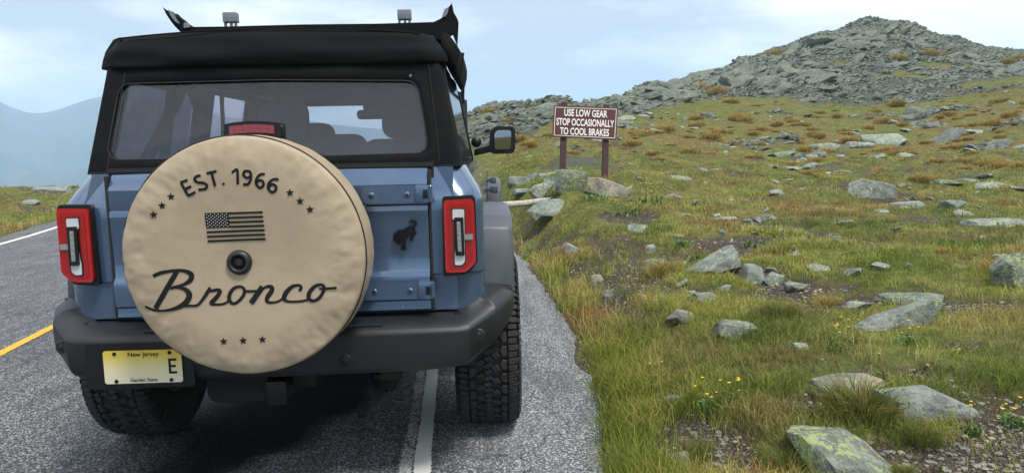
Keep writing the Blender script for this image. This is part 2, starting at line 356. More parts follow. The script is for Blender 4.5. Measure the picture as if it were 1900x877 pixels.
# --- tailgate, pressed profile in (Y, Z)
gp = [(.10, 1.338), (.030, 1.338), (.020, 1.330), (-.012, 1.281), (-.018, 1.272), (-.016, 1.205), (-.014, 1.19), (-.020, 1.185), (-.024, 1.165), (-.022, 1.155), (-.014, 1.0), (-.014, .925), (-.018, .915), (-.034, .897), (-.036, .888), (-.032, .80), (-.018, .79), (-.022, .755), (.0, .738), (.08, .738)]
xs_ = [-.641, -.60, -.3, 0, .3, .34, .60, .641]
rows = []
for i, (y, z) in enumerate(gp): rows.append([(x, y+.010*(x/.641)**2, z) for x in xs_])
tg = cp('tailgate', grid(rows), 'paint', bevel=0, smooth=True); tg.data.set_sharp_from_angle(angle=R(22))
cp('tailgate_gap', box(-.665, .665, .055, .075, .73, 1.36), 'rubber')
cps('tailgate_seal', (box(-.655, -.6445, -.002, .06, .745, 1.33), box(.6445, .655, -.002, .06, .745, 1.33)), 'rubber')
# pressed recesses behind the hinges (pill-shaped) and hinges
for zc, zr in ((1.233, .048), (.842, .045)):
    P = rrect(.30, .652 if 0 else .640, zc-zr, zc+zr, .03)
    Yh = -.020 if zc > 1 else -.036
    h = cp('hinge', prismY(rrect(.385, .645, zc-.030, zc+.030, .018), Yh-.020, Yh+.02), 'paint', bevel=.006, label='lower body-coloured tailgate hinge' if zc < 1 else 'upper body-coloured tailgate hinge')
    cp('hinge_knuckle', join(box(.596, .660, Yh-.034, Yh+.01, zc-.036, zc+.036)), 'paint', h, bevel=.007)
    cp('hinge_pin', spin([(.0, -.030), (.010, -.030), (.010, .030), (0, .030)], (.655, Yh-.028, zc), 'Z', 12), 'paint', h)
    cp('knuckle_slot', box(.626, .646, Yh-.0355, Yh-.03, zc-.018, zc+.018), 'black', h, bevel=.002)
    for bx in (.418, .562):
        b_ = cp('bolt', spin([(0, Yh-.024), (.011, Yh-.024), (.013, Yh-.021), (.013, Yh-.015)], (bx, 0, zc-.002), 'Y', 14), 'paint', h, smooth=True)
        cp('bolt_socket', spin([(0, Yh-.0252), (.005, Yh-.0252), (.005, Yh-.02)], (bx, 0, zc-.002), 'Y', 6), 'black', b_)
# bucking horse badge
hp = [(297, 422), (312, 455), (345, 415), (360, 365), (372, 395), (400, 365), (402, 392), (447, 355), (440, 392), (500, 345), (560, 310), (610, 300), (650, 285), (676, 262), (668, 238), (640, 218), (600, 214), (570, 215), (592, 193), (630, 190), (680, 205), (712, 240), (706, 275), (675, 300), (654, 310), (668, 360), (665, 400), (645, 425), (705, 410), (690, 440), (645, 480), (622, 500), (632, 530), (625, 558), (598, 555), (580, 520), (585, 490), (602, 460), (570, 465), (540, 510), (502, 530), (496, 600), (500, 660), (508, 715), (465, 728), (475, 690), (472, 640), (464, 600), (462, 650), (450, 712), (412, 715), (432, 680), (440, 620), (436, 560), (420, 520), (395, 500), (385, 540), (410, 590), (395, 625), (365, 615), (322, 570), (285, 520), (300, 480)]
P = xz([(700+a/9.74, 390+b/9.74) for a, b in hp], -.03)
cp('horse_badge', prismY(P[::-1], -.030, -.012), 'badge', bevel=.0012, seg=1, label='black bucking horse badge')

# --- tail lamps, traced on the right one and mirrored
YL = -.02
hous = xz(z4([(716, 233), (868, 226), (880, 240), (893, 562), (842, 622), (722, 636)]), YL)
redp = xz(z4([(724, 252), (862, 244), (873, 258), (885, 560), (836, 607), (737, 612)]), YL)
hole = xz(z4([(763, 288), (831, 288), (836, 560), (818, 580), (776, 580), (771, 512), (776, 500), (776, 360), (764, 348)]), YL)
whit = xz(z4([(769, 294), (826, 294), (830, 556), (814, 573), (782, 573), (779, 514), (783, 500), (783, 352), (769, 342)]), YL)
frm = xz(z4([(777, 334), (823, 334), (829, 524), (785, 524)]), YL)
clr = xz(z4([(790, 354), (808, 354), (815, 504), (797, 504)]), YL)
barp = xz(z4([(818, 420), (870, 418), (871, 444), (819, 446)]), YL)
for s, lab in ((1, 'right tail lamp'), (-1, 'left tail lamp')):
    f_ = (lambda vf: vf) if s > 0 else mirx
    t_ = cp('tail_lamp', f_(prismY(roundpoly(hous, .012), -.028, .10)), 'black', bevel=.004, label='red and clear '+lab+' in a black housing')
    cp('red_lens', f_(prismY(roundpoly(redp, .014), -.046, .11)), 'red', t_, bevel=.007, seg=3)
    mid_ = [(lerp(sum(a for a, b in redp)/len(redp), p[0], .80), lerp(sum(b for a, b in redp)/len(redp), p[1], .88)) for p in redp]
    cp('lens_inner', f_(prismY(roundpoly(mid_, .012), -.0485, -.03)), 'deepred', t_, bevel=.002)
    cp('inner_surround', f_(prismY(roundpoly(hole, .006), -.0500, -.03)), 'black', t_)
    cp('reversing_lens', f_(prismY(roundpoly(whit, .005), -.0525, -.03)), 'whitelens', t_, bevel=.002)
    cp('lens_bracket', f_(prismY(roundpoly(frm, .004), -.062, -.03)), 'black', t_, bevel=.002)
    c_ = cp('clear_lens', f_(prismY(roundpoly(clr, .003), -.066, -.05)), 'clear', t_, bevel=.002)
    for i in range(6):
        zc = lerp(clr[0][1], clr[2][1], (i+.5)/6); xa = lerp(clr[0][0], clr[3][0], (i+.5)/6); cp('lamp_element', f_(box(xa+.002, xa+.011, -.0675, -.06, zc-.0085, zc+.0085)), 'clear', c_, bevel=.0015)
    cp('marker_lens', f_(join(prismY(roundpoly(barp, .003), -.056, -.03))), 'clear', t_, bevel=.002)

# --- bumper
bp_path = [(0, -.130), (.35, -.130), (.60, -.130), (.76, -.126), (.80, -.118), (.885, -.030), (.915, .0), (.975, .12), (.992, .20), (.994, .34)]
def bump_sec(x, y, i):
    k = interp(x, [0, .6, .8, .9, .96, 1.0], [0, 0, 0, .35, .8, 1]); zt = interp(x, [0, .75, .8, .92, .97, 1], [.690, .694, .70, .745, .765, .765])
    zb = interp(x, [0, .45, .6, .8, .88, .92, 1], [.505, .51, .512, .53, .565, .60, .67])
    nx, ny = [(0, 1), (0, 1), (0, 1), (-.15, 1), (-.4, .9), (-.7, .7), (-.8, .6), (-.95, .3), (-1, .1), (-1, 0)][i]
    prof = [(.24, zt+.046), (.10, zt+.038), (.035, zt+.018), (.010, zt+.003), (0, zt-.012), (.0, lerp(zt, zb, .35)), (.004, lerp(zt, zb, .62)), (.012, zb+.028), (.03, zb+.006), (.06, zb), (.2, zb+.01)]
    if i >= 6: prof = [(d*.45, z) for d, z in prof]
    return [(x+nx*d, y+ny*d, z) for d, z in prof]
rows = [bump_sec(x, y, i) for i, (x, y) in enumerate(bp_path)]
full = [[(-a, b, c) for a, b, c in r_] for r_ in rows[:0:-1]]+rows
bumper = cp('rear_bumper', grid(full), 'plastic', smooth=True); bumper.data.set_sharp_from_angle(angle=R(30))
md = bumper.modifiers.new('b', 'BEVEL'); md.width = .012; md.segments = 3; md.limit_method = 'ANGLE'; md.angle_limit = R(24); md.harden_normals = False
cp('bumper_step_pad', join(box(-.50, .45, -.105, .02, .706, .722)), 'plastic', bumper, bevel=.006)
# lower chamfer insert, plate recess frame, sensors, hitch
cp('number_plate_recess', prismY(rrect(-.715, -.30, .497, .672, .012), -.1345, -.10), 'black', bumper, bevel=.003)
for sx, sz, sy in ((.30, .575, -.128), (-.30, .575, -.128)):
    cp('parking_sensor', spin([(0, -.0035), (.013, -.0035), (.015, -.0015), (.022, -.003), (.026, -.0025), (.028, .001)], (sx, sy, sz), 'Y', 24), 'black', bumper, smooth=True)
for s in (-1, 1):
    o = cp('parking_sensor', spin([(0, -.003), (.012, -.003), (.014, -.001), (.022, -.004), (.026, -.003), (.028, .004)], (s*.835, -.082, .655), 'Y', 24), 'plastic', bumper, smooth=True)
cps('bumper_corner_cap', (box(.945, .985, .21, .40, .69, .80), box(-.985, -.945, .21, .40, .69, .80)), 'plastic', bevel=.012)
# number plate
pl = xz([(190, 648.5), (333, 643.5), (334, 704), (194.5, 710)], -.14)
x0, x1 = pl[0][0], pl[1][0]; z0, z1 = pl[3][1], pl[0][1]
x0 = pl[0][0]; x1 = x0+.305; z1 = .648; z0 = z1-.133
plate = cp('number_plate', prismY(rrect(x0, x1, z0, z1, .010), -.1415, -.1375), 'plate')
for bx in (x0+.045, x1-.045):
    for bz in (z1-.012, z0+.010): cp('plate_bolt', spin([(0, -.1445), (.007, -.1445), (.008, -.1415)], (bx, 0, bz), 'Y', 12), 'black', plate)
def text_mesh(s, size, align='CENTER', bold=0.0, xs=1.0, shear=0.0):
    c = bpy.data.curves.new('t', 'FONT'); c.body = s; c.size = size; c.align_x = align; c.offset = bold; c.shear = shear; c.resolution_u = 4
    o = bpy.data.objects.new('t', c); COL.objects.link(o); bpy.context.view_layer.update()
    me = bpy.data.meshes.new_from_object(o.evaluated_get(bpy.context.evaluated_depsgraph_get())); COL.objects.unlink(o); bpy.data.objects.remove(o)
    v = [(p.co.x*xs, p.co.y) for p in me.vertices]; f = [tuple(q.vertices) for q in me.polygons]; return v, f
def place_text(s, size, cx, cz, Y, m, parent, name='lettering', bold=0, xs=1, rot=0, fY=None, width=None, **kw):
    v, f = text_mesh(s, size, bold=bold); 
    if width: wd = max(p[0] for p in v)-min(p[0] for p in v); xs = width/wd
    c, s_ = math.cos(rot), math.sin(rot); V_ = []
    for a, b in v:
        a *= xs; x = cx+a*c-b*s_; z = cz+a*s_+b*c; V_.append((x, (fY(x, z) if fY else Y), z))
    return mk(name, V_, f, M[m], parent, **kw)
place_text('New Jersey', .026, (x0+x1)/2+.004, z1-.024, -.1422, 'print', plate, bold=.0004)
place_text('Garden State', .020, (x0+x1)/2, z0+.007, -.1422, 'print', plate, bold=.0003)
# the only large character that can be read on the plate: the last one
lw = .009
cp('plate_characters', join(box(x1-.052, x1-.043, -.1426, -.1415, z0+.036, z1-.036), box(x1-.043, x1-.020, -.1426, -.1415, z1-.045, z1-.036), box(x1-.043, x1-.024, -.1426, -.1415, (z0+z1)/2-.0045, (z0+z1)/2+.0045), box(x1-.043, x1-.020, -.1426, -.1415, z0+.036, z0+.045)), 'print', plate)

# --- flares
def flare(s, yc, front=False):
    path = [(-.56, .77), (-.545, .93), (-.50, 1.055), (-.42, 1.105), (-.30, 1.118), (.30, 1.118), (.42, 1.09), (.52, .98), (.57, .80)]
    if front: path = [(-.57, .80), (-.56, .93), (-.52, 1.07), (-.44, 1.135), (-.30, 1.155), (.30, 1.155), (.42, 1.13), (.52, 1.0), (.60, .80)]
    P = [Vector((a, b)) for a, b in path]; C = Vector((0, .60)); rows = []
    for p in P:
        q = C+(p-C)*.86; m_ = C+(p-C)*.985
        rows.append([(s*.855, yc+p.x, p.y), (s*.895, yc+p.x, p.y), (s*.975, yc+lerp(p.x, m_.x, .6), lerp(p.y, m_.y, .6)), (s*.996, yc+m_.x*.985, m_.y-.006), (s*1.0, yc+q.x*1.03, lerp(q.y, m_.y, .4)), (s*.992, yc+q.x, q.y), (s*.86, yc+q.x, q.y)])
    v, f = grid(rows); n = 7; f += [tuple(range(n)), tuple(range(len(v)-1, len(v)-1-n, -1))]
    o = cp('fender_flare', (v, f), 'flare', smooth=True); o.data.set_sharp_from_angle(angle=R(40))
    md = o.modifiers.new('b', 'BEVEL'); md.width = .014; md.segments = 3; md.limit_method = 'ANGLE'; md.angle_limit = R(25)
    return o
for s in (-1, 1):
    flare(s, .80); flare(s, 3.72, True)
# --- wheels
TR, TW = .440, .300
def make_wheel():
    root = bpy.data.objects.new('wheel', None); COL.objects.link(root); root.parent = car
    prof = [(.235, -.12), (.25, -.135), (.30, -.150), (.36, -.153), (.398, -.146), (.412, -.132), (.417, -.10), (.420, 0), (.417, .10), (.412, .132), (.398, .146), (.36, .153), (.30, .150), (.25, .135), (.235, .12)]
    ty = mk('tyre', *spin(prof, (0, 0, 0), 'X', 72), M['tyre'], None, smooth=True); ty.parent = root
    V, F = [], []
    def block(pts, h0=.415, h1=TR, ch=.0035):      # pts: polygon in (x across, arc angle)
        nonlocal V, F
        n = len(pts); cx = sum(p[0] for p in pts)/n; ca = sum(p[1] for p in pts)/n; b = len(V)
        for hh, k in ((h0, 1.0), (h1-ch, 1.0), (h1, .86)):
            for px, pa in pts:
                x = cx+(px-cx)*k; a = ca+(pa-ca)*k; drop = .016*max(0, (abs(x)-.095)/.05)**2
                r_ = hh-drop*(1 if hh > h0 else 0); V.append((x, r_*math.cos(a), r_*math.sin(a)))
        for q in range(2):
            for i in range(n): j = (i+1) % n; F.append((b+q*n+i, b+q*n+j, b+(q+1)*n+j, b+(q+1)*n+i))
        F.append(tuple(b+2*n+i for i in range(n)))
    NP = 42; da = 2*math.pi/NP; g_ = .0038
    for i in range(NP):
        a = i*da
        # centre: interlocking diamonds in three rows
        for cx, off in ((-.036, 0), (.036, .5), (0, .25), (0, .75)):
            c = a+off*da; k_ = .0235; hh = .255*da
            sl = .12*da
            block([(cx-k_, c-sl*.3), (cx-k_*.25, c+hh), (cx+k_, c+sl*.3+.02*da), (cx+k_*.25, c-hh)])
        for s in (-1, 1):
            c = a+(.25 if s > 0 else .75)*da
            q = [(s*.055, c-.06*da), (s*.066, c-.40*da), (s*.088, c-.36*da), (s*.090, c+.34*da), (s*.070, c+.36*da), (s*.062, c+.12*da)]
            block(q if s > 0 else q[::-1])
            for off, wd in ((0, .40), (.5, .36)):
                c = a+off*da; ex = .146 if off == 0 else .138
                q = [(s*.096, c-wd*.5*da), (s*.120, c-wd*.55*da), (s*ex, c-wd*.45*da), (s*ex, c+wd*.45*da), (s*.118, c+wd*.52*da), (s*.094, c+wd*.46*da)]
                block(q if s > 0 else q[::-1], .405)
                # lug running down the sidewall
                b = len(V); aa, bb = c-wd*.42*da, c+wd*.42*da
                for r_, x in ((.425, .1465), (.395, .1585), (.365, .1575)):
                    for an in (aa, bb): V.append((s*x, r_*math.cos(an), r_*math.sin(an)))
                for r_, x in ((.42, .140), (.395, .148), (.36, .150)):
                    for an in (aa, bb): V.append((s*x, r_*math.cos(an), r_*math.sin(an)))
                F += [(b, b+1, b+3, b+2), (b+2, b+3, b+5, b+4), (b, b+2, b+8, b+6), (b+2, b+4, b+10, b+8), (b+1, b+7, b+9, b+3), (b+3, b+9, b+11, b+5), (b+4, b+5, b+11, b+10)]
    tr = mk('tread', V, F, M['tyre'], None); tr.parent = ty
    rim = mk('rim', *spin([(.0, .05), (.06, .06), (.09, .05), (.20, .03), (.225, .10), (.238, .13), (.236, -.13), (.22, -.12), (.215, .0), (0, 0)], (0, 0, 0), 'X', 36), M['steel'], None, smooth=True); rim.parent = root
    return root
def kids(o): return [c for c in bpy.data.objects if c.parent == o]
def copy_tree(o, parent=None):
    c = o.copy(); COL.objects.link(c)
    if parent is not None: c.parent = parent
    for ch in kids(o): copy_tree(ch, c)
    return c
wheel0 = make_wheel(); wheel0.location = (.868, .745, .437); wheel0.rotation_euler = (.03, 0, 0)
for x, y, k in ((-.868, .745, .4), (.868, 3.70, .8), (-.868, 3.70, 1.2)):
    c = copy_tree(wheel0, car); c.location = (x, y, .437); c.rotation_euler = (k, 0, 0 if x > 0 else math.pi)
# running gear under the bumper
cps('rear_axle', (tube([(-.72, .745, .437), (.72, .745, .437)], .045, 12), spin([(0, -.16), (.10, -.12), (.14, 0), (.10, .12), (0, .16)], (0, .745, .44), 'Y', 16), tube([(-.45, .70, .44), (-.45, .30, .42), (-.5, .2, .55)], .03, 8), tube([(.45, .70, .44), (.45, .30, .45), (.5, .2, .55)], .03, 8)), 'under')
cps('muffler', (prismY(rrect(-.345, -.10, .345, .475, .04), .12, .50), tube([(-.15, .2, .43), (.0, .3, .47), (.35, .35, .5)], .03, 10), tube([(.36, .20, .40), (.40, .02, .385), (.44, -.02, .375)], .028, 12)), 'under', bevel=.01)
cp('skid_bracket', box(.02, .12, .10, .25, .40, .52), 'under', bevel=.008)
cp('hitch_receiver', join(box(-.072, .012, .03, .24, .345, .45)), 'black', bevel=.006)
tow = [(.49+.048*math.cos(R(a)), .02, .395+.048*math.sin(R(a))) for a in range(150, 391, 20)]
cp('tow_hook', tube(tow, .0085, 10), 'plastic', smooth=True)
cp('fuel_shield', prismY(rrect(.36, .47, .36, .44, .03), .12, .4), 'under')

# --- soft top. side planes lean in with height
def sx(z): return interp(z, [1.34, 1.68, 1.78, 1.86], [.778, .716, .698, .676])
def yb(z): return interp(z, [1.34, 1.78], [.085, .165])
def side_slab(s, ya, yb_, za, zb, th=.03, out=0.0):
    q = []
    for z in (za, zb):
        x = sx(z)+out
        for y in (ya, yb_): f_ = .022*min(1, max(0, y-.1)/1.2)-.02*max(0, y-1.6); q += [(s*(x+f_), y, z), (s*(x+f_-th), y, z)]
    # order: 0 outer ya, 1 inner ya, 2 outer yb, 3 inner yb ; +4 top
    return q, [(0, 2, 6, 4), (1, 5, 7, 3), (0, 4, 5, 1), (2, 3, 7, 6), (4, 6, 7, 5), (0, 1, 3, 2)]
# rear panel with the window opening
wz4 = [(201, 279), (207, 290), (216, 296), (500, 292), (777, 283.5), (788, 277), (792, 264), (784, 212), (776, 170), (768, 155), (755, 150.5), (500, 149), (240, 156), (228, 160), (221, 172), (210, 228)]
def on_rear(px, py, off=0):          # point on the leaning rear panel
    p = U(px, py, Y=.11)
    for _ in range(4): p = U(px, py, Y=yb(p[2])+off)
    return float(p[0]), float(p[1]), float(p[2])
def dens(P, n):                      # resample a closed loop to n points by angle-free arc length
    P = [Vector(p) for p in P]; Ls = [0]
    for i in range(len(P)): Ls.append(Ls[-1]+(P[(i+1) % len(P)]-P[i]).length)
    o = []
    for k in range(n):
        t = Ls[-1]*k/n; i = max(j for j in range(len(P)) if Ls[j] <= t+1e-9); o.append(P[i].lerp(P[(i+1) % len(P)], (t-Ls[i])/max(1e-9, Ls[i+1]-Ls[i])))
    return o
win = [on_rear(a, b) for a, b in wz4]
win2 = roundpoly([(p[0], p[2]) for p in win], .02, 3)
cxw = sum(p[0] for p in win2)/len(win2); czw = 1.56
def ray_out(p):
    """the point of the panel outline in the direction of p from the window's centre"""
    dx, dz = p[0]-cxw, p[1]-czw; t = 1e9
    hi, lo = 1.80, 1.345
    for tt in np.linspace(1, 2.4, 141):
        x, z = cxw+dx*tt, czw+dz*tt
        if z >= hi or z <= lo or abs(x) >= sx(z)-.052: return (x, min(hi, max(lo, z)))
    return (x, z)
O1 = [ray_out(p) for p in win2]
for cx_, cz_ in ((1, 1.80), (1, 1.345), (-1, 1.80), (-1, 1.345)):      # make sure the panel reaches its own corners
    c_ = (cx_*(sx(cz_)-.052), cz_); i_ = min(range(len(O1)), key=lambda i: math.hypot(O1[i][0]-c_[0], O1[i][1]-c_[1])); O1[i_] = c_
def P3(p, off=0): return (p[0], yb(p[1])+off, p[1])
rows = [[P3(p, .030) for p in win2], [P3(p, .006) for p in win2], [P3((lerp(p[0], q[0], .04), lerp(p[1], q[1], .04)), -.003) for p, q in zip(win2, O1)], [P3((lerp(p[0], q[0], .5), lerp(p[1], q[1], .5)), .0) for p, q in zip(win2, O1)], [P3(q, .004) for q in O1]]
top = cp('soft_top', grid(rows, True), 'fabric', smooth=True)
# corner pieces of the top (rear corner round to the side), roof, side pillars
def corner(s):
    rws = []
    for z in (1.338, 1.345, 1.5, 1.68, 1.79):
        x = sx(z); y = yb(z); rws.append([(s*(x-.060), y+.002, z), (s*(x-.03), y+.002, z), (s*(x-.012), y+.006, z), (s*(x-.002), y+.018, z), (s*(x+.003), y+.05, z), (s*(x+.002), y+.10, z), (s*(x+.004), y+.24, z)])
    return grid(rws)
cps('top_corner_panel', (corner(1), corner(-1)), 'fabric', top, smooth=True)
for s in (-1, 1):
    Pn = [side_slab(s, a, b, 1.345, 1.80) for a, b in ((.78, .84), (1.14, 1.37), (1.96, 2.24), (2.98, 3.02))]
    Pn += [side_slab(s, .28, 3.0, 1.76, 1.86), side_slab(s, .20, 1.2, 1.338, 1.372)]
    cps('side_pillar', Pn, 'fabric', top)
    for a, b, nm, mm in ((.29, 1.14, 'quarter_window', 'quarter'), (1.37, 1.96, 'side_window', 'sideglass'), (2.24, 2.98, 'side_window', 'sideglass')):
        v, f = side_slab(s, a, b, 1.365, 1.775, .004, .004 if nm[0] == 'q' else -.008)
        mk(nm, v, f, M[mm], car, smooth=False)
cps('top_belt_trim', (box(-.66, .66, .035, .10, 1.338, 1.350), box(-.760, -.662, .082, .12, 1.339, 1.346), box(.662, .760, .082, .12, 1.339, 1.346)), 'black', bevel=.003)
# roof skin and the rear overhanging flap (puffy)
def crown(x): return 1.925-.032*abs(x/.66)**2.2
rows = []
for y in (.20, .30, .6, 1.2, 2.0, 2.75):
    rows.append([(-.69, y, 1.80), (-.675, y, 1.86)]+[(x, y, crown(x)-(.0 if y < .5 else .03)) for x in np.linspace(-.64, .64, 15)]+[(.675, y, 1.86), (.69, y, 1.80)])
cp('roof_panel', grid(rows), 'fabric', top, smooth=True)
def flap():
    rws = []; xs = np.linspace(-1, 1, 49)
    for t in np.linspace(0, 1, 13):          # t=0 bottom edge, 1 top edge on the roof
        row = []
        for u in xs:
            W = lerp(.733, .662, t**1.9); x = u*W; zb_ = 1.775; zt = crown(x)+.004
            z = lerp(zb_, zt, t) if t < .9 else zt
            y = lerp(.152, .172, t)-.016*math.sin(math.pi*min(1, t*1.05))**.8
            y += .055*max(0, abs(u)-.90)/.10*1.0
            y += .016*mnoise.noise(Vector((x*3.5, t*2.5, 1.3)))*(1 if .05 < t < .95 else .4)
            if t >= .9: y += .09*(t-.9)/.1
            z += .004*mnoise.noise(Vector((x*3, 7, 2)))*(1-t)
            row.append((x, y, z))
        rws.append(row)
    v, f = grid(rws); n = 49; b = len(v); v += [(x*.985, y+.03, z+.004) for x, y, z in rws[0]]; f += [(j+1, j, b+j, b+j+1) for j in range(n-1)]
    for s in (0, n-1):                        # wrap round the sides
        b = len(v); col_ = [r_[s] for r_ in rws]; v += [(x*.985, y+.16, z) for x, y, z in col_]
        f += [(i*n+s, (i+1)*n+s, b+i+1, b+i) for i in range(len(rws)-1)]
    return v, f
cp('rear_header_flap', flap(), 'fabric', top, smooth=True)
cp('flap_stitching', tube([(x, .150-.001+.02, crown(x)+.001) for x in np.linspace(-.64, .62, 30)], .0035, 6), 'fabric', top)
# window skin and piping
cen = (cxw, yb(czw)+.012, czw)
wv = [P3(p, .012) for p in win2]; n = len(wv)
rows = [[(lerp(cen[0], p[0], k), yb(lerp(cen[2], p[2], k))+.012+.010*math.sin(lerp(cen[0], p[0], k)*5)*(1-k), lerp(cen[2], p[2], k)) for p in wv] for k in (1, .92, .75, .5, .25, .02)]
v, f = grid(rows, True); f.append(tuple(range(len(v)-n, len(v))))
cp('rear_window', (v, f), 'vinylwin', smooth=True)
wv2 = [P3((lerp(cxw, p[0], 1.004), lerp(czw, p[1], 1.006)), -.001) for p in win2]
cp('window_stitching', tube(wv2+[wv2[0]], .0028, 6, False), 'rubber', top)
# stitched seams beside the rear window
for pa, pb in (((795, 120), (816, 299)), ((232, 136), (198, 318))): 
    p0, p1 = on_rear(*pa, -.002), on_rear(*pb, -.002); cp('seam', tube([p0, p1], .0018, 5), 'rubber', top)
cp('snap', spin([(0, -.006), (.006, -.005), (.007, 0)], on_rear(762, 141, -.002), 'Y', 12), 'steel', top)
# folded front section standing on the roof, its two upturned ends, and the clips
Yf = .92
def wf(pts, Y=Yf): return xz(pts, Y)
bar = wf([(342, 52), (345, 60), (400, 74), (470, 68), (560, 64), (700, 62), (790, 70), (822, 74), (840, 60), (847, 78), (849, 40), (845, 32), (841, 26), (838, 11), (834, 16), (828, 30), (818, 38), (805, 44), (700, 47), (560, 48.5), (430, 52), (365, 53), (350, 52)])
bar = [(a, b) for a, b in bar]
left = wf([(307, 18), (315, 24), (322, 24), (330, 32), (336, 36), (345, 44), (358, 52), (366, 55), (400, 60), (402, 74), (348, 74), (338, 60), (328, 50), (320, 40), (312, 28)])
cp('folded_roof_section', prismY(bar[2:][::-1], Yf-.02, Yf+.05), 'fabric', top, bevel=.004)
cp('folded_roof_end', prismY(left[::-1], Yf-.015, Yf+.05), 'fabric', top, bevel=.003, label='upturned left end of the folded roof section')
lk = [wf([(318, 23), (325, 27), (330, 36), (336, 45), (330, 42), (322, 32)]), wf([(346, 46), (350, 44), (356, 52), (346, 53)])]
for q in lk: cp('latch', prismY(q[::-1], Yf-.03, Yf+.0), 'clip', top, bevel=.002)
cp('latch', prismY(wf([(822, 32), (826, 20), (832, 17), (831, 26), (826, 33)])[::-1], Yf-.03, Yf), 'clip', top, bevel=.002)
# side roll of folded cloth at the right, and the mirrored one at the left
def roll(s):
    rws = []
    Q = [(.70, 1.935), (.735, 1.93), (.770, 1.885), (.785, 1.86), (.782, 1.82), (.770, 1.775), (.762, 1.745), (.74, 1.755), (.715, 1.80), (.695, 1.83)]
    for y, k in ((.32, .86), (.45, .93), (.7, 1.), (1.0, 1.0), (1.3, .98), (1.32, .8)):
        rws.append([(s*lerp(.70, x, k), y, lerp(1.84, z, k)+.006*mnoise.noise(Vector((x*20, y*5, z*20)))) for x, z in Q])
    v, f = grid(rws, True); f += [tuple(range(9, -1, -1)), tuple(range(len(v)-10, len(v)))]; return v, f
cp('folded_side_roll', roll(1), 'fabric', top, smooth=True); cp('folded_side_roll', roll(-1), 'fabric', top, smooth=True)
cps('roof_strap', (tube([(.785, .55, 1.865), (.770, .58, 1.79), (.755, .60, 1.755)], .008, 6), tube([(.77, .9, 1.76), (.75, 1.4, 1.72), (.745, 1.7, 1.71)], .010, 6)), 'black', top)
for s in (-1, 1):
    cx = .462*s
    cp('roof_clip', join(box(cx-.036, cx+.036, 1.02, 1.07, 2.110, 2.160), box(cx-.034, cx-.022, 1.03, 1.05, 2.06, 2.112), box(cx-.004, cx+.008, 1.03, 1.05, 2.06, 2.112), box(cx+.020, cx+.032, 1.03, 1.05, 2.06, 2.112)), 'clip', top, bevel=.003)
cp('fold_stack', join(box(-.60, .66, .98, 1.5, 1.90, 2.03)), 'fabric', top, bevel=.02)

# --- inside, as seen through the rear window
cps('interior_trim', (box(-.70, .70, .10, .14, .78, 1.34), box(-.76, -.72, .14, 2.9, .7, 1.345), box(.72, .76, .14, 2.9, .7, 1.345), box(-.74, .74, .1, 3.0, .70, .74), box(-.76, .76, 2.62, 2.95, .95, 1.36)), 'interior')
cp('headliner', box(-.66, .66, .19, 2.74, 1.805, 1.835), 'interior')
cps('windscreen_frame', (box(-.70, .70, 2.70, 2.80, 1.775, 1.86), box(-.735, -.66, 2.72, 2.86, 1.34, 1.80), box(.66, .735, 2.72, 2.86, 1.34, 1.80)), 'interior')
cp('windscreen', box(-.665, .665, 2.79, 2.796, 1.345, 1.78), 'windscreen')
def seat(x, y, w_, zs, hr, hw):
    t_ = cp('seat', prismY(rrect(x-w_/2, x+w_/2, .80, zs, .07), y-.06, y+.06), 'seat', bevel=.03)
    cp('headrest', prismY(rrect(x-hw/2, x+hw/2, hr-.20, hr, .05), y-.05, y+.05), 'seat', t_, bevel=.025)
    cp('headrest_post', join(tube([(x-.05, y, zs-.02), (x-.05, y, hr-.15)], .006, 6), tube([(x+.05, y, zs-.02), (x+.05, y, hr-.15)], .006, 6)), 'steel', t_)
    cp('seat_cushion', box(x-w_/2, x+w_/2, y+.05, y+.5, .80, .98), 'seat', t_, bevel=.03)
seat(-.378, 1.66, .50, 1.46, 1.715, .235); seat(.378, 1.66, .50, 1.46, 1.715, .235); seat(0, 1.66, .24, 1.36, 1.50, .2)
seat(-.36, 2.30, .46, 1.46, 1.60, .25); seat(.40, 2.30, .46, 1.46, 1.60, .25)
cps('roll_bar', (tube([(-.64, .30, 1.36), (-.60, .75, 1.78), (-.60, 1.6, 1.80), (-.60, 2.7, 1.80)], .028, 8), tube([(.64, .30, 1.36), (.60, .75, 1.78), (.60, 1.6, 1.80), (.60, 2.7, 1.80)], .028, 8), tube([(-.62, 1.25, 1.3), (-.60, 1.22, 1.79), (.60, 1.22, 1.79), (.62, 1.25, 1.3)], .03, 8), tube([(-.61, .45, 1.36), (-.60, .95, 1.5), (-.60, .75, 1.76)], .02, 6)), 'black', smooth=True)
cp('interior_mirror', prismY(rrect(-.085, .155, 1.668, 1.722, .02), 2.60, 2.63), 'black', bevel=.008)
cps('overhead_console', (box(-.02, .26, 2.45, 2.70, 1.72, 1.80), box(.15, .22, 2.5, 2.7, 1.70, 1.8)), 'interior', bevel=.01)
cps('instrument_cowl', (prismY(rrect(-.55, -.20, 1.34, 1.44, .04), 2.55, 2.7), prismY(rrect(-.12, .20, 1.33, 1.47, .02), 2.6, 2.64)), 'interior', bevel=.01)
sw = [(-.37+.18*math.cos(R(a)), 2.50+.03*math.sin(R(a)), 1.28+.18*math.sin(R(a))) for a in range(0, 361, 15)]
cp('steering_wheel', tube(sw, .014, 8, False), 'black', smooth=True)

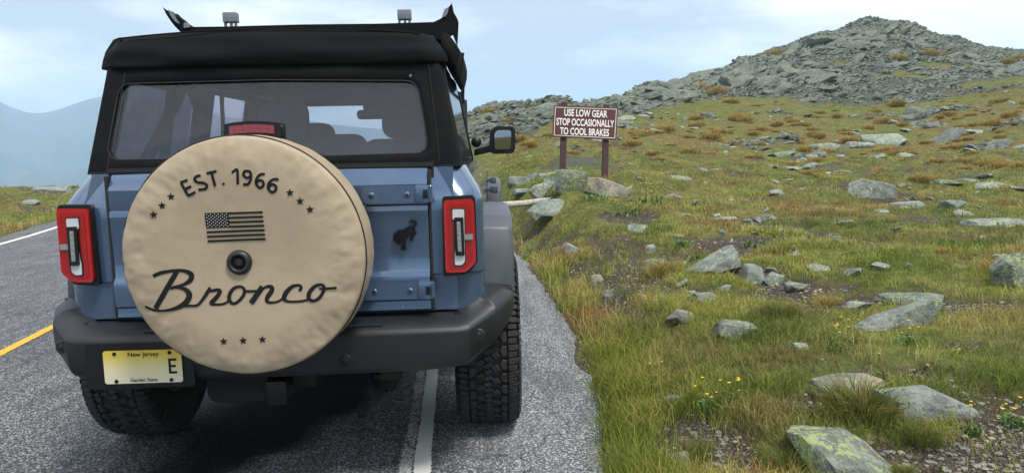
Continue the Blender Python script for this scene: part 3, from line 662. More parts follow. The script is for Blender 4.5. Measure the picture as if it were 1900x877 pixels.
# --- door mirrors and handles, right front aerial cap
for s in (1, -1):
    f_ = (lambda vf: vf) if s > 0 else mirx
    hs = roundpoly([(.905, 1.44), (.905, 1.40), (.935, 1.383), (1.085, 1.383), (1.105, 1.41), (1.108, 1.565), (1.09, 1.588), (.955, 1.592), (.915, 1.555)], .015, 3)
    mr_ = cp('door_mirror', f_(join(prismY(hs, 2.83, 2.94))), 'black', bevel=.008, label='black right door mirror' if s > 0 else 'black left door mirror')
    gl_ = roundpoly([(.945, 1.412), (1.072, 1.412), (1.080, 1.552), (1.062, 1.564), (.968, 1.564), (.945, 1.538)], .02, 3)
    cp('mirror_glass', (lambda q: ([(x, y+(x*s-1.01)*.25*s*s+.0, z) for x, y, z in q[0]], q[1]))(f_(prismY(gl_, 2.812, 2.84))), 'chrome', mr_)
    cp('mirror_arm', f_(join(([(.78, 2.86, 1.365), (.78, 2.93, 1.365), (.92, 2.93, 1.395), (.92, 2.86, 1.395), (.78, 2.86, 1.415), (.78, 2.93, 1.415), (.92, 2.93, 1.455), (.92, 2.86, 1.455)], [(0, 1, 2, 3), (4, 7, 6, 5), (0, 3, 7, 4), (1, 5, 6, 2), (3, 2, 6, 7), (0, 4, 5, 1)]))), 'black', mr_, bevel=.006)
    for y, z in ((1.52, 1.165), (2.45, 1.185)):
        h = cp('door_handle', f_(join(box(.905, .948, y, y+.17, z-.025, z+.020), box(.86, .915, y+.01, y+.04, z-.015, z+.012), box(.86, .915, y+.13, y+.16, z-.015, z+.012))), 'flare', bevel=.008)
cp('speaker_pod', spin([(0, -.03), (.03, -.03), (.042, 0), (.03, .04), (0, .04)], (.80, 2.80, 1.475), 'Y', 16), 'black', smooth=True)

# --- spare wheel cover
CX, CZ, CR = .002, 1.037, .437
cov_y = -.368
def covY(x, z):
    dx, dz = x-CX, z-CZ; r = math.hypot(dx, dz); k = r/CR; a = math.atan2(dz, dx)
    y = cov_y
    y += .018*max(0, (k-.80)/.20)**2.2                                   # rounds off towards the rim
    y += -.010*math.exp(-((k-.70)/.22)**2)+.010*math.exp(-(k/.20)**2)    # bulge of the tyre, dimple in the middle
    amp = .0066*max(0, min(1, (k-.66)/.22))
    y += amp*(mnoise.noise(Vector((a*5.5, k*5, .5)))+.6*mnoise.noise(Vector((a*26, k*14, 2.5))))
    y += .0018*mnoise.noise(Vector((x*5, z*5, 4.2)))+.0005*mnoise.noise(Vector((x*14, z*18, 9)))
    return y
nr, na = 46, 220; rows = []
for i in range(nr+1):
    r = CR*.985*(i/nr)**.85
    rows.append([(CX+r*math.cos(2*math.pi*j/na), covY(CX+r*math.cos(2*math.pi*j/na), CZ+r*math.sin(2*math.pi*j/na)), CZ+r*math.sin(2*math.pi*j/na)) for j in range(na)])
for i, (rk, dy) in enumerate(((.993, .024), (1.0, .034), (1.008, .08), (1.012, .13), (1.008, .18), (.99, .225), (.95, .262), (.88, .285), (.80, .295))):
    row = []
    for j in range(na):
        a = 2*math.pi*j/na; wob = 1+(.007*mnoise.noise(Vector((math.cos(a)*5, math.sin(a)*5, i*.7)))+.005*mnoise.noise(Vector((math.cos(a)*14, math.sin(a)*14, i*1.1))))*(i > 1)
        if i > 2 and math.sin(a) < -.75: wob *= .985
        row.append((CX+CR*rk*wob*math.cos(a), cov_y+dy, CZ+CR*rk*wob*math.sin(a)))
    rows.append(row)
cover = cp('spare_wheel_cover', grid(rows, True), 'vinyl', smooth=True, label='tan vinyl cover over the spare wheel')
cp('cover_piping', tube([(CX+CR*(1.001+.004*mnoise.noise(Vector((math.cos(t)*6, math.sin(t)*6, 3))))*math.cos(t), cov_y+.030, CZ+CR*(1.001+.004*mnoise.noise(Vector((math.cos(t)*6, math.sin(t)*6, 3))))*math.sin(t)) for t in np.linspace(0, 2*math.pi, 160)], .0032, 6, False), 'rubber', cover)
hub = xz([(441, 488)], -.38)[0]
hc = cp('camera_surround', spin([(.0, .012), (.024, .010), (.026, -.014), (.030, -.017), (.040, -.014), (.0445, -.004), (.046, .008)], (hub[0], covY(*hub)-.004, hub[1]), 'Y', 40), 'plastic', cover, smooth=True)
cp('camera_lens', spin([(0, -.014), (.014, -.012), (.022, -.004), (.025, .006)], (hub[0], covY(*hub)-.004, hub[1]), 'Y', 28), 'print', hc, smooth=True)
cp('lens_glint', spin([(0, -.0005), (.007, .0), (.010, .002)], (hub[0], covY(*hub)-.0185, hub[1]-.006), 'Y', 16), 'black', hc, smooth=True)
# --- printed lettering and pictures on the cover, laid on its surface
EPS = .0022
def onc(px, py): x, z = xz([(px, py)], cov_y)[0]; return x, z
def strokes(polys, tf, m, parent, name, closed=()):
    V, F = [], []
    for qi, P in enumerate(polys):
        n = len(P); pts = []
        ext = [P[0]]+list(P)+[P[-1]] if qi not in closed else [P[-2]]+list(P)+[P[1]]
        for i in range(n-1):
            for k in range(8):
                t = k/8; a, b, c, d = ext[i:i+4]
                pts.append([.5*((2*b[j])+(-a[j]+c[j])*t+(2*a[j]-5*b[j]+4*c[j]-d[j])*t*t+(-a[j]+3*b[j]-3*c[j]+d[j])*t**3) for j in range(3)])
        pts.append(list(P[-1])); base = len(V)
        for i, p in enumerate(pts):
            q0, q1 = pts[max(0, i-1)], pts[min(len(pts)-1, i+1)]; dx, dy = q1[0]-q0[0], q1[1]-q0[1]; l = math.hypot(dx, dy) or 1; nx, ny = -dy/l, dx/l
            for s in (-.5, .5):
                x, z = tf(p[0]+nx*p[2]*s, p[1]+ny*p[2]*s); V.append((x, covY(x, z)-EPS-.0003*(qi % 4), z))
        F += [(base+2*i, base+2*i+1, base+2*i+3, base+2*i+2) for i in range(len(pts)-1)]
    return mk(name, V, F, m, parent)
tfB = lambda a, b: onc(240+a/3.987, 480+b/3.987)
SB = [
 [(188, 122, 26), (240, 100, 27), (300, 88, 24), (370, 82, 22), (425, 90, 28), (462, 115, 38), (455, 155, 36), (410, 185, 24), (360, 197, 16), (322, 204, 10)],
 [(362, 84, 34), (310, 175, 38), (250, 280, 38), (200, 362, 38)],
 [(312, 214, 14), (370, 208, 16), (422, 222, 30), (450, 258, 42), (440, 300, 42), (400, 338, 38), (330, 366, 24), (250, 378, 17), (180, 372, 20), (118, 350, 18)],
 [(400, 346, 16), (450, 341, 17), (508, 338, 18), (545, 300, 22), (578, 250, 26), (600, 208, 20)],
 [(574, 240, 22), (620, 232, 22), (660, 228, 26), (672, 244, 30), (645, 285, 32), (612, 322, 32), (640, 334, 18), (700, 330, 17), (740, 308, 16)],
 [(822, 204, 20), (775, 216, 24), (745, 258, 28), (742, 300, 28), (770, 328, 22), (808, 312, 22), (845, 268, 24), (850, 225, 22), (822, 204, 20)],
 [(850, 238, 16), (900, 238, 18), (960, 238, 20)],
 [(985, 204, 40), (950, 255, 40), (902, 325, 40)],
 [(940, 262, 14), (1000, 212, 18), (1045, 204, 28), (1056, 230, 34), (1024, 280, 34), (1022, 314, 24), (1070, 320, 17), (1122, 302, 17), (1160, 262, 18)],
 [(1258, 232, 20), (1276, 212, 22), (1258, 192, 20), (1205, 204, 26), (1160, 250, 36), (1148, 292, 32), (1180, 311, 18), (1255, 310, 17), (1325, 298, 17)],
 [(1420, 185, 20), (1372, 202, 26), (1335, 250, 32), (1336, 290, 28), (1372, 304, 22), (1415, 278, 24), (1442, 232, 24), (1445, 200, 22), (1420, 185, 20)],
 [(1408, 214, 10), (1445, 216, 19), (1538, 210, 18)]]
strokes(SB, tfB, M['print'], cover, 'script_lettering', closed=(5, 10))
# EST. 1966 on an arc, monoline letters
tfE = lambda a, b: onc(200+a/3.654, 240+b/3.654)
w9 = 18
SE = [
 [(505, 362, w9), (555, 450, w9)], [(500, 360, w9), (550, 342, w9)], [(527, 405, w9), (575, 385, w9)], [(553, 448, w9), (604, 424, w9)],
 [(640, 312, w9), (610, 318, w9), (598, 340, w9), (618, 358, w9), (655, 362, w9), (680, 378, w9), (668, 402, w9), (622, 408, w9)],
 [(678, 298, w9), (746, 283, w9)], [(712, 292, w9), (736, 384, w9)],
 [(848, 295, 14), (884, 274, w9), (888, 372, w9)],
 [(974, 318, w9), (950, 328, w9), (928, 308, w9), (935, 284, w9), (965, 284, w9), (978, 305, w9), (974, 345, w9), (955, 370, w9), (924, 372, w9)],
 [(1072, 302, w9), (1040, 306, w9), (1015, 335, w9), (1015, 372, w9), (1040, 395, w9), (1062, 376, w9), (1056, 350, w9), (1030, 345, w9), (1014, 362, w9)],
 [(1165, 340, w9), (1130, 338, w9), (1098, 365, w9), (1096, 402, w9), (1120, 425, w9), (1146, 408, w9), (1144, 382, w9), (1118, 372, w9), (1098, 390, w9)]]
for a_, b_ in ((0, 4), (4, 5), (5, 7), (7, 8), (8, 9), (9, 10), (10, 11)): strokes(SE[a_:b_], tfE, M['print'], cover, 'letter')
def flat(pts, m, parent, name, e=EPS): V_ = [(x, covY(x, z)-e, z) for x, z in pts]; return mk(name, V_, [tuple(range(len(V_)))], m, parent)
dx_, dz_ = tfE(792, 369); flat([(dx_+.0048*math.cos(a), dz_+.0048*math.sin(a)) for a in np.linspace(0, 6.28, 13)[:-1]], M['print'], cover, 'full_stop')
def star(x, z, r, m, parent, name='star', e=EPS, rot=0, inner=.40):
    pts = []
    for i in range(10): a = R(90+36*i)+rot; q = r if i % 2 == 0 else r*inner; pts.append((x+q*math.cos(a), z+q*math.sin(a)))
    V_ = [(x, covY(x, z)-e, z)]+[(a, covY(x, z)-e, b) for a, b in pts]; return mk(name, V_, [(0, i+1, (i+1) % 10+1) for i in range(10)], m, parent)
for a, b in ((320, 576), (378, 515), (436, 455), (1241, 428), (1309, 485), (1376, 541)): star(*tfE(a, b), .0158, M['print'], cover, rot=R(2))
for a, b in ((706, 603), (850, 597), (992, 589)): star(*tfB(a, b), .0158, M['print'], cover, rot=R(2))
tfF = lambda a, b: onc(370+a/10.96, 380+b/10.96)
def quad(c, name, m, e=EPS): 
    pts = [tfF(*p) for p in c]; V_ = []; n = 10
    for i in range(n+1):
        for (p, q) in ((pts[0], pts[1]), (pts[3], pts[2])): x, z = lerp(p[0], q[0], i/n), lerp(p[1], q[1], i/n); V_.append((x, covY(x, z)-e, z))
    return mk(name, V_, [(2*i, 2*i+2, 2*i+3, 2*i+1) for i in range(n)], m, cover)
canton = quad([(115, 165), (592, 150), (618, 455), (147, 475)], 'flag_canton', M['print'])
def fl(t, u): # canton-right/flag edge interpolation
    return (lerp(115, 175, u) , 0)
for i in range(7):
    yl, yr = 165+ (760-165)*(i*2)/13, 125+(718-125)*(i*2)/13; hgt = 595/13
    xl = lerp(115, 175, (yl-165)/595); xr = lerp(1293, 1350, (yr-125)/593)
    if i < 4: t = (592+i*8-xl)/(xr-xl); a = (lerp(xl, xr, t), lerp(yl, yr, t))
    else: a = (xl, yl)
    quad([a, (xr, yr), (xr+3, yr+hgt*.94), (a[0]+3, a[1]+hgt*.94)], 'flag_stripe', M['print'], EPS+.0003)
for r_ in range(9):
    nst = 6 if r_ % 2 == 0 else 5
    for i in range(nst):
        fx = (i*2+(1 if r_ % 2 == 0 else 2))/12; fy = (r_+1)/10
        xa = lerp(115, 147, fy)+fx*475; ya = lerp(165, 472, fy)-fx*16; star(*tfF(xa, ya), .0021, M['white_print'], canton, 'flag_star', EPS+.0012, inner=.5)
# --- high brake light on its arm above the cover
ba = cp('brake_light_arm', join(([(-.0, -.20, 1.445), (.10, -.20, 1.445), (.10, -.03, 1.38), (0, -.03, 1.38), (.0, -.21, 1.472), (.105, -.21, 1.472), (.09, -.03, 1.44), (.01, -.03, 1.44)], [(0, 1, 2, 3), (4, 7, 6, 5), (0, 4, 5, 1), (1, 5, 6, 2), (2, 6, 7, 3), (3, 7, 4, 0)])), 'black', bevel=.006)
def arcplate(x0, x1, zc, h, sag, y0, y1, n=14):
    up_, lo = [], []
    for i in range(n+1): t = i/n; u = 2*t-1; b = -sag*u*u; up_.append((lerp(x0, x1, t), zc+h/2+b)); lo.append((lerp(x0, x1, t), zc-h/2+b))
    return prismY(up_+lo[::-1], y0, y1)
bl = cp('high_brake_light', arcplate(-.060, .124, 1.497, .036, .008, -.262, -.20), 'black', bevel=.014, seg=4)
cp('brake_lens', arcplate(-.048, .108, 1.499, .022, .005, -.266, -.25), 'darkred', bl, bevel=.004)
for i in range(5):
    xa = -.034+i*.031; cp('lens_rib', box(xa-.0005, xa+.0005, -.2666, -.26, 1.490, 1.508), 'black', bl)
cp('spare_wheel_carrier', join(spin([(0, -.08), (.16, -.08), (.18, -.05), (.18, 0), (0, 0)], (0, 0, 1.037), 'Y', 24), box(-.04, .10, -.09, -.02, 1.0, 1.42)), 'black')
# TERRAIN_BEGIN

# ================================================================== THE LAND
def vnoise(x, y, seed=0):
    xi, yi = np.floor(x).astype(np.int64), np.floor(y).astype(np.int64); fx, fy = x-xi, y-yi
    def h(a, b):
        n = (a*374761393+b*668265263+seed*1442695041) & 0xFFFFFFFF; n = ((n ^ (n >> 13))*1274126177) & 0xFFFFFFFF; return ((n ^ (n >> 16)) & 0xFFFF)/65535.
    sx_, sy_ = fx*fx*(3-2*fx), fy*fy*(3-2*fy)
    return (h(xi, yi)*(1-sx_)+h(xi+1, yi)*sx_)*(1-sy_)+(h(xi, yi+1)*(1-sx_)+h(xi+1, yi+1)*sx_)*sy_
def fbm(x, y, sc, oc=4, seed=0, g=.5):
    x, y = np.asarray(x, float)*sc, np.asarray(y, float)*sc; s = 0; a = 1; t = 0
    for i in range(oc): s = s+a*vnoise(x+i*17.3, y-i*9.1, seed+i); t += a; a *= g; x, y = x*2.03, y*2.03
    return s/t
def ss(t): t = np.clip(t, 0, 1); return t*t*(3-2*t)
RE = np.array([(-40, -3.5), (-12, .35), (-3, 1.14), (0, 1.325), (1.35, 1.47), (2.4, 1.492), (3.4, 1.457), (4.75, 1.408), (5.9, 1.32), (6.9, 1.244), (8.5, 1.06), (11, .62), (15, -.35), (20, -1.95), (26, -4.4), (34, -8.4)])
LE = np.array([(-40, -9.5), (-12, -6.9), (-3, -6.75), (0, -6.9), (5, -7.3), (8, -7.75), (11.1, -8.5), (15.1, -9.66), (20, -11.6), (26, -14.6), (34, -19.6)])
def er(y): return np.interp(y, RE[:, 0], RE[:, 1])
def el(y): return np.interp(y, LE[:, 0], LE[:, 1])
def camuv(x, y):
    D = (x-CP[0])*math.sin(YAW)+(y-CP[1])*math.cos(YAW); lat = (x-CP[0])*math.cos(YAW)-(y-CP[1])*math.sin(YAW); return D, lat
DG = np.array([6, 9, 13, 17, 21, 25, 30, 35, 40, 45, 50, 55, 60, 65, 70, 75, 80, 85, 90, 95, 100, 105, 110, 116, 124, 135, 160, 220, 400, 1000, 9000.])
RIGHT = {800: [(13, 375), (20, 325), (30, 290), (42, 268)], 880: [(13, 375), (20, 312), (28, 266), (38, 235), (48, 212)], 915: [(13, 362), (20, 305), (28, 262), (38, 222), (48, 190)], 960: [(13, 352), (20, 300), (28, 258), (38, 220), (48, 187)], 1045: [(13, 330), (20, 292), (30, 250), (40, 215), (50, 187)],
 1110: [(13, 334), (20, 300), (35, 253), (50, 215), (62, 189)], 1200: [(13, 340), (20, 305), (35, 262), (52, 212), (75, 167)], 1300: [(13, 345), (20, 310), (35, 268), (55, 205), (90, 140)], 1380: [(13, 348), (20, 314), (35, 270), (58, 198), (80, 150), (98, 112)],
 1440: [(13, 352), (20, 318), (35, 272), (60, 195), (80, 142), (104, 90)], 1520: [(13, 356), (20, 322), (35, 274), (60, 196), (85, 122), (107, 64)], 1600: [(13, 360), (20, 325), (35, 275), (60, 195), (85, 112), (109, 40)], 1670: [(13, 360), (20, 324), (35, 273), (60, 188), (85, 112), (109, 48)],
 1740: [(13, 360), (20, 322), (35, 270), (60, 180), (85, 115), (108, 68)], 1820: [(13, 355), (20, 317), (35, 262), (60, 168), (85, 118), (104, 90)], 1890: [(13, 350), (20, 312), (35, 255), (58, 158), (80, 122), (100, 98)], 2100: [(13, 340), (20, 300), (35, 240), (58, 150), (80, 120), (100, 112)], 2700: [(13, 330), (20, 290), (35, 235), (58, 165), (80, 140), (100, 130)]}
LEFTZ = [(6, 0), (14, 0), (18, .03), (23, .14), (29, .32), (34, .25), (45, -1.3), (70, -6), (150, -35), (400, -125), (1000, -300), (9000, -300)]
COLS, TAB = [], []
for px in (-4000, -800, 0, 160, 500, 700):
    COLS.append((px-950)/FPX); TAB.append(np.interp(DG, [a for a, b in LEFTZ], [b for a, b in LEFTZ]))
for px in sorted(RIGHT):
    q = RIGHT[px]; pts = [(D, float(U(px, py, D=D)[2])) for D, py in q]; z13 = pts[0][1]; Dr, zr = pts[-1]
    pts = [(6, z13*.42), (9, z13*.68)]+pts+[(Dr+12, zr-.8), (Dr+50, zr-14), (400, -90), (1000, -300), (9000, -300)]
    COLS.append((px-950)/FPX); TAB.append(np.interp(DG, [a for a, b in pts], [b for a, b in pts]))
COLS = np.array(COLS); TAB = np.array(TAB)
def table(D, u):
    D = np.clip(D, DG[0], DG[-1]); u = np.clip(u, COLS[0], COLS[-1])
    i = np.clip(np.searchsorted(COLS, u)-1, 0, len(COLS)-2); j = np.clip(np.searchsorted(DG, D)-1, 0, len(DG)-2)
    a = ss((u-COLS[i])/(COLS[i+1]-COLS[i])); b = (D-DG[j])/(DG[j+1]-DG[j])
    return (TAB[i, j]*(1-b)+TAB[i, j+1]*b)*(1-a)+(TAB[i+1, j]*(1-b)+TAB[i+1, j+1]*b)*a
BND_P = [700, 880, 960, 1045, 1110, 1200, 1300, 1400, 1600, 1740, 1890, 2100]
BND_D = [60, 23, 24, 36, 47, 51, 62, 59, 59, 60, 62, 64]
def rockmask(x, y):
    D, lat = camuv(x, y); u = lat/np.maximum(D, 1); px = 950+u*FPX
    b = np.interp(px, BND_P, BND_D)
    m = ss((D-b+9*(fbm(x, y, .12, 3, 5)-.5)*2)/3.0)*(px > 780)
    br = ss((fbm(x, y, .16, 3, 21)-.67)/.05)*(D < 88)*.9                     # tongues of brown grass between the boulders
    m = m*(1-br*np.where(D > b+3, 1, .5))
    mid = ss((fbm(x, y, .33, 3, 8)-.70)/.04)*(D > 16)*(px > 880)
    return np.clip(np.maximum(m, mid*.8), 0, 1)
DIRT = []            # filled below: (x, y, radius, strength)
def dirtmask(x, y):
    m = np.zeros_like(np.asarray(x, float)); wob = (fbm(x, y, 2.2, 4, 33)-.5)*1.1
    for cx, cy, r in DIRT:
        d = np.hypot(x-cx, y-cy)/r; m = np.maximum(m, ss((1.15-d+wob)/.35))
    D, lat = camuv(x, y)
    m = np.maximum(m, ss((fbm(x, y, .9, 4, 41)-.635)/.035)*(D < 34)*.85)
    t = x-er(y); m = np.maximum(m, ss(1-np.abs(t-.03)/.16)*.95*(y < 10)); t = el(y)-x; m = np.maximum(m, ss(1-np.abs(t)/.25)*.7)
    return np.clip(m, 0, 1)
def H(x, y, fine=True):
    x, y = np.asarray(x, float), np.asarray(y, float)
    D, lat = camuv(x, y); u = lat/np.maximum(D, 3.0)
    t = x-er(y); tl = el(y)-x
    near = .15*ss(t/.8)+.060*np.clip(t, 0, 60)
    nearl = .02*ss(tl/1)+.01*np.clip(tl, 0, 10)-.10*np.clip(tl-12, 0, 400)
    tb = table(D, u); w_ = ss((D-6)/6.0)
    zr = near*(1-w_)+tb*w_*ss(t/1.2)+0*w_; zl = nearl*(1-w_)+tb*w_
    z = np.where(t > 0, zr, np.where(tl > 0, zl, -.03)); edge = np.maximum(t, tl)
    z = np.where((edge > 0) & (y < 34), -.03+(z+.03)*ss(edge/.5), z); z = np.where(y >= 34, tb-.03, z)
    if fine:
        e_ = ss(edge/.6)
        z = z+e_*(.10*(fbm(x, y, .8, 3, 3)-.5)+.05*(fbm(x, y, 3.5, 3, 4)-.5))*np.clip(D/6, .5, 1.3)
        z = z+e_*.16*(ss((fbm(x, y, 1.5, 2, 9)-.40)/.3)-.5)*ss((D-7)/8)*np.clip(1.2-D/90, .3, 1)
        rm = rockmask(x, y); z = z+rm*(1.0*(fbm(x, y, .35, 4, 6)-.5)+.55*np.abs(fbm(x, y, .9, 3, 7)-.5))*np.clip((D-18)/25, 0, 1)
        z = z-.05*e_*dirtmask(x, y)*np.clip(1-(D-10)/15, .1, 1)
    return z
def gh(px, py, D0=2.0, D1=125.0, n=900):
    """first point of the ground along the ray of one photograph pixel"""
    Ds = D0*(D1/D0)**np.linspace(0, 1, n); d = FW+RT*(px-950)/FPX-UP*(py-438.5)/FPX
    P = CP[None]+Ds[:, None]*d[None]; g = H(P[:, 0], P[:, 1], False); i = np.argmax(P[:, 2] < g)
    if not (P[:, 2] < g).any(): i = n-1
    return P[i, 0], P[i, 1], float(Ds[i])
for q, r in ((((968, 425), (1005, 452), (1048, 475), (1100, 497), (1120, 520), (1135, 545), (1150, 575), (1130, 560), (1168, 590), (985, 440), (1028, 465), (1085, 490), (1140, 560)), .135), (((1330, 452), (1365, 455), (1395, 450)), .28), (((1540, 528), (1600, 548), (1660, 545), (1800, 570), (1850, 566)), .24),
             (((1480, 745), (1525, 745), (1560, 720)), .16), (((1740, 850), (1800, 830), (1860, 850), (1890, 800), (1690, 870)), .26), (((1240, 740), (1270, 780), (1330, 820), (1380, 860), (1300, 860), (1230, 850)), .17), (((1560, 860), (1620, 868), (1500, 868)), .16), (((1415, 505), (1450, 520), (1490, 535)), .22), (((1160, 400), (1185, 398)), .18), (((1620, 690), (1700, 690), (1790, 640)), .13), (((1390, 700), (1360, 690)), .10), (((1260, 610), (1200, 590)), .12)):
    for p in q: x, y, d = gh(*p); DIRT.append((x, y, r*max(1, d/5)))

def attr(me, name, val):
    a = me.attributes.new(name, 'FLOAT', 'POINT'); a.data.foreach_set('value', np.asarray(val, np.float32))
def npmesh(name, V, F, m, smooth=True, **kw):
    """V (n,3), F (k,3 or 4) arrays"""
    me = bpy.data.meshes.new(name); n, k = len(F), F.shape[1]
    me.vertices.add(len(V)); me.vertices.foreach_set('co', np.asarray(V, np.float32).ravel())
    me.loops.add(n*k); me.loops.foreach_set('vertex_index', np.asarray(F, np.int32).ravel())
    me.polygons.add(n); me.polygons.foreach_set('loop_start', np.arange(0, n*k, k, dtype=np.int32)); me.polygons.foreach_set('loop_total', np.full(n, k, np.int32))
    me.polygons.foreach_set('use_smooth', np.full(n, smooth, bool)); me.update(calc_edges=True); me.materials.append(m)
    o = bpy.data.objects.new(name, me); COL.objects.link(o); return fin(o, **kw)
def gridfaces(nr, nc, wrap=False):
    i, j = np.meshgrid(np.arange(nr-1), np.arange(nc if wrap else nc-1), indexing='ij'); k = (j+1) % nc
    return np.stack([i*nc+j, i*nc+k, (i+1)*nc+k, (i+1)*nc+j], -1).reshape(-1, 4)

# --- materials of the land
def rockcol(k, v, sc=1.0):
    a = k.noise(1.6*sc, 5, .6, v); b = k.noise(9*sc, 6, .65, v); c_ = k.noise(38*sc, 4, .7, v)
    c = k.ramp(b, [(.30, (.062, .068, .060)), (.5, (.130, .142, .128)), (.7, (.215, .225, .207))])
    c = k.mix(k.ramp(a, [(.42, 0.), (.62, .45)]), c, (.115, .150, .110))
    c = k.mix(k.ramp(c_, [(.30, .85), (.44, 0.)]), c, (.030, .032, .030)); return c, a, b, c_
def rock_m(name, lichen=0.0, sc=1.0, warm=0.0, gain=1.0):
    k = NT(name); k.b.inputs['Roughness'].default_value = .88; k.b.inputs['Specular IOR Level'].default_value = .25
    v = k.geo.outputs['Position']; c, a, b, c_ = rockcol(k, v, sc)
    l = k.noise(26*sc, 6, .75, v); m_ = k.noise(3.5*sc, 3, .6, v); f = k.math('ADD', l, k.math('MULTIPLY', m_, .5))
    c = k.mix(k.ramp(f, [(.86-lichen*.13, 0.), (.885-lichen*.13, .85)]), c, (.27, .32, .12))
    if warm: c = k.mix(k.ramp(m_, [(.4, 0.), (.6, warm)]), c, (.36, .28, .23))
    c = k.mix(k.ramp(k.noise(60*sc, 3, .6, v), [(.66, 0.), (.72, .6)]), c, (.36, .37, .35)); k.color(k.mix(1.0, c, gain, 'MULTIPLY'))
    k.bump(k.math('ADD', k.math('ADD', b, k.math('MULTIPLY', c_, .35)), k.math('MULTIPLY', k.noise(150*sc, 3, .6, v), .20)), 1.0, .045/sc**.5); return k.m
M['rock'] = rock_m('grey_rock', gain=1.6); M['rock_lichen'] = rock_m('lichen_rock', .55, 1.3, gain=1.35); M['rock_warm'] = rock_m('pinkish_rock', .3, 1.2, .5, 1.35); M['hillrock'] = rock_m('hill_rock', .1, .5, gain=1.0); M['rock_mid'] = rock_m('meadow_rock', .15, .8, gain=1.7)
def ground_m():
    k = NT('alpine_ground'); k.b.inputs['Roughness'].default_value = .95; k.b.inputs['Specular IOR Level'].default_value = .15
    v = k.geo.outputs['Position']
    a = k.noise(.35, 5, .6, v); b = k.noise(1.7, 5, .65, v); c_ = k.noise(9, 5, .7, v); d = k.noise(60, 4, .7, v)
    g = k.ramp(b, [(.30, (.060, .078, .022)), (.48, (.105, .122, .030)), (.62, (.150, .156, .042)), (.75, (.15, .115, .050))])
    g = k.mix(k.ramp(a, [(.45, 0.), (.62, .35)]), g, (.15, .115, .044))
    g = k.mix(k.ramp(c_, [(.38, .7), (.5, 0.)]), g, (.040, .048, .018)); g = k.mix(k.ramp(c_, [(.62, 0.), (.75, .6)]), g, (.19, .17, .07))
    g = k.mix(k.math('MULTIPLY', k.attr('brown'), .65), g, k.ramp(c_, [(.35, (.080, .065, .024)), (.65, (.22, .155, .060))]))
    g = k.mix(k.ramp(k.noise(.75, 3, .6, v), [(.58, 0.), (.66, .45)]), g, (.050, .075, .024)); g = k.mix(k.ramp(k.noise(5, 3, .7, v), [(.36, .55), (.48, 0.)]), g, (.035, .042, .016))
    # gravelly earth
    vc = N(k.t, 'ShaderNodeTexVoronoi'); vc.inputs['Scale'].default_value = 115; k.L(v, vc.inputs['Vector']); bw = N(k.t, 'ShaderNodeRGBToBW'); k.L(vc.outputs['Color'], bw.inputs[0])
    e = k.ramp(k.math('ADD', k.math('MULTIPLY', bw.outputs[0], .6), k.math('MULTIPLY', d, .5)), [(.32, (.034, .024, .018)), (.55, (.090, .068, .054)), (.74, (.18, .155, .14)), (.88, (.36, .34, .32))])
    e = k.mix(k.ramp(k.noise(2.3, 4, .6, v), [(.4, .6), (.6, 0.)]), e, (.075, .050, .035))
    g = k.mix(k.attr('dirt'), g, e)
    r_, ra, rb, rc = rockcol(k, v, .3); 
    k.color(k.mix(k.attr('rock'), g, k.mix(.62, r_, (.022, .022, .018))))  # dark soil and crevice shade between the boulders, both put into the colour
    k.bump(k.math('ADD', k.math('MULTIPLY', c_, 1.), k.math('ADD', k.math('MULTIPLY', d, .25), k.math('MULTIPLY', vc.outputs['Distance'], k.math('MULTIPLY', k.attr('dirt'), -.5)))), .9, .05); return k.m
M['ground'] = ground_m()

# --- one ground sheet, finer where the photograph looks
azv = np.concatenate([np.linspace(-46, 46, 520), np.linspace(46, 314, 70)[1:-1]]); azv = np.radians(azv)+YAW
rr = np.concatenate([[.35], .9*(135/.9)**np.linspace(0, 1, 350), 150*(4700/150)**np.linspace(0, 1, 26)])
A, Rr = np.meshgrid(azv, rr); GX = CP[0]+Rr*np.sin(A); GY = CP[1]+Rr*np.cos(A)
GZ = H(GX, GY); V = np.stack([GX, GY, GZ], -1).reshape(-1, 3)
ground = npmesh('ground', V, gridfaces(len(rr), len(azv), True), M['ground'], kind='structure')
def brownmask(x, y):
    D, lat = camuv(x, y); px = 950+lat/np.maximum(D, 1)*FPX
    b = np.interp(px, BND_P, BND_D)
    return np.clip(ss((fbm(x, y, .22, 4, 12)-.50)/.10)*ss((D-17)/14)*(px > 850)*.8+ss((fbm(x, y, .6, 3, 13)-.60)/.08)*.6*(D > 5), 0, 1)
x_, y_ = V[:, 0], V[:, 1]
attr(ground.data, 'rock', rockmask(x_, y_)); attr(ground.data, 'dirt', dirtmask(x_, y_)); attr(ground.data, 'brown', brownmask(x_, y_))

# --- road: asphalt sheet and painted lines, each 4 mm above the one below
ys = np.concatenate([np.linspace(-38, -4, 30), np.linspace(-3.9, 8, 170), np.linspace(8.2, 33, 90)]); nc = 46
rowsX = []
for y in ys:
    a = el(y)+.05*(fbm(y, 0, 1.3, 4, 50)-.5); b = er(y)+.16*(fbm(y, 0, 1.6, 5, 51)-.5)+.07*(fbm(y, 0, 9, 3, 53)-.5)+.02
    ts = np.linspace(0, 1, nc)**.8; rowsX.append(a+(b-a)*ts)
RX = np.array(rowsX); RY = np.repeat(ys[:, None], nc, 1)
RZ = .006*(fbm(RX, RY, .7, 3, 52)-.5); RZ[:, -1] = -.025; RZ[:, 0] = -.02
road = npmesh('road', np.stack([RX, RY, RZ], -1).reshape(-1, 3), gridfaces(len(ys), nc), M['asphalt'], kind='structure')
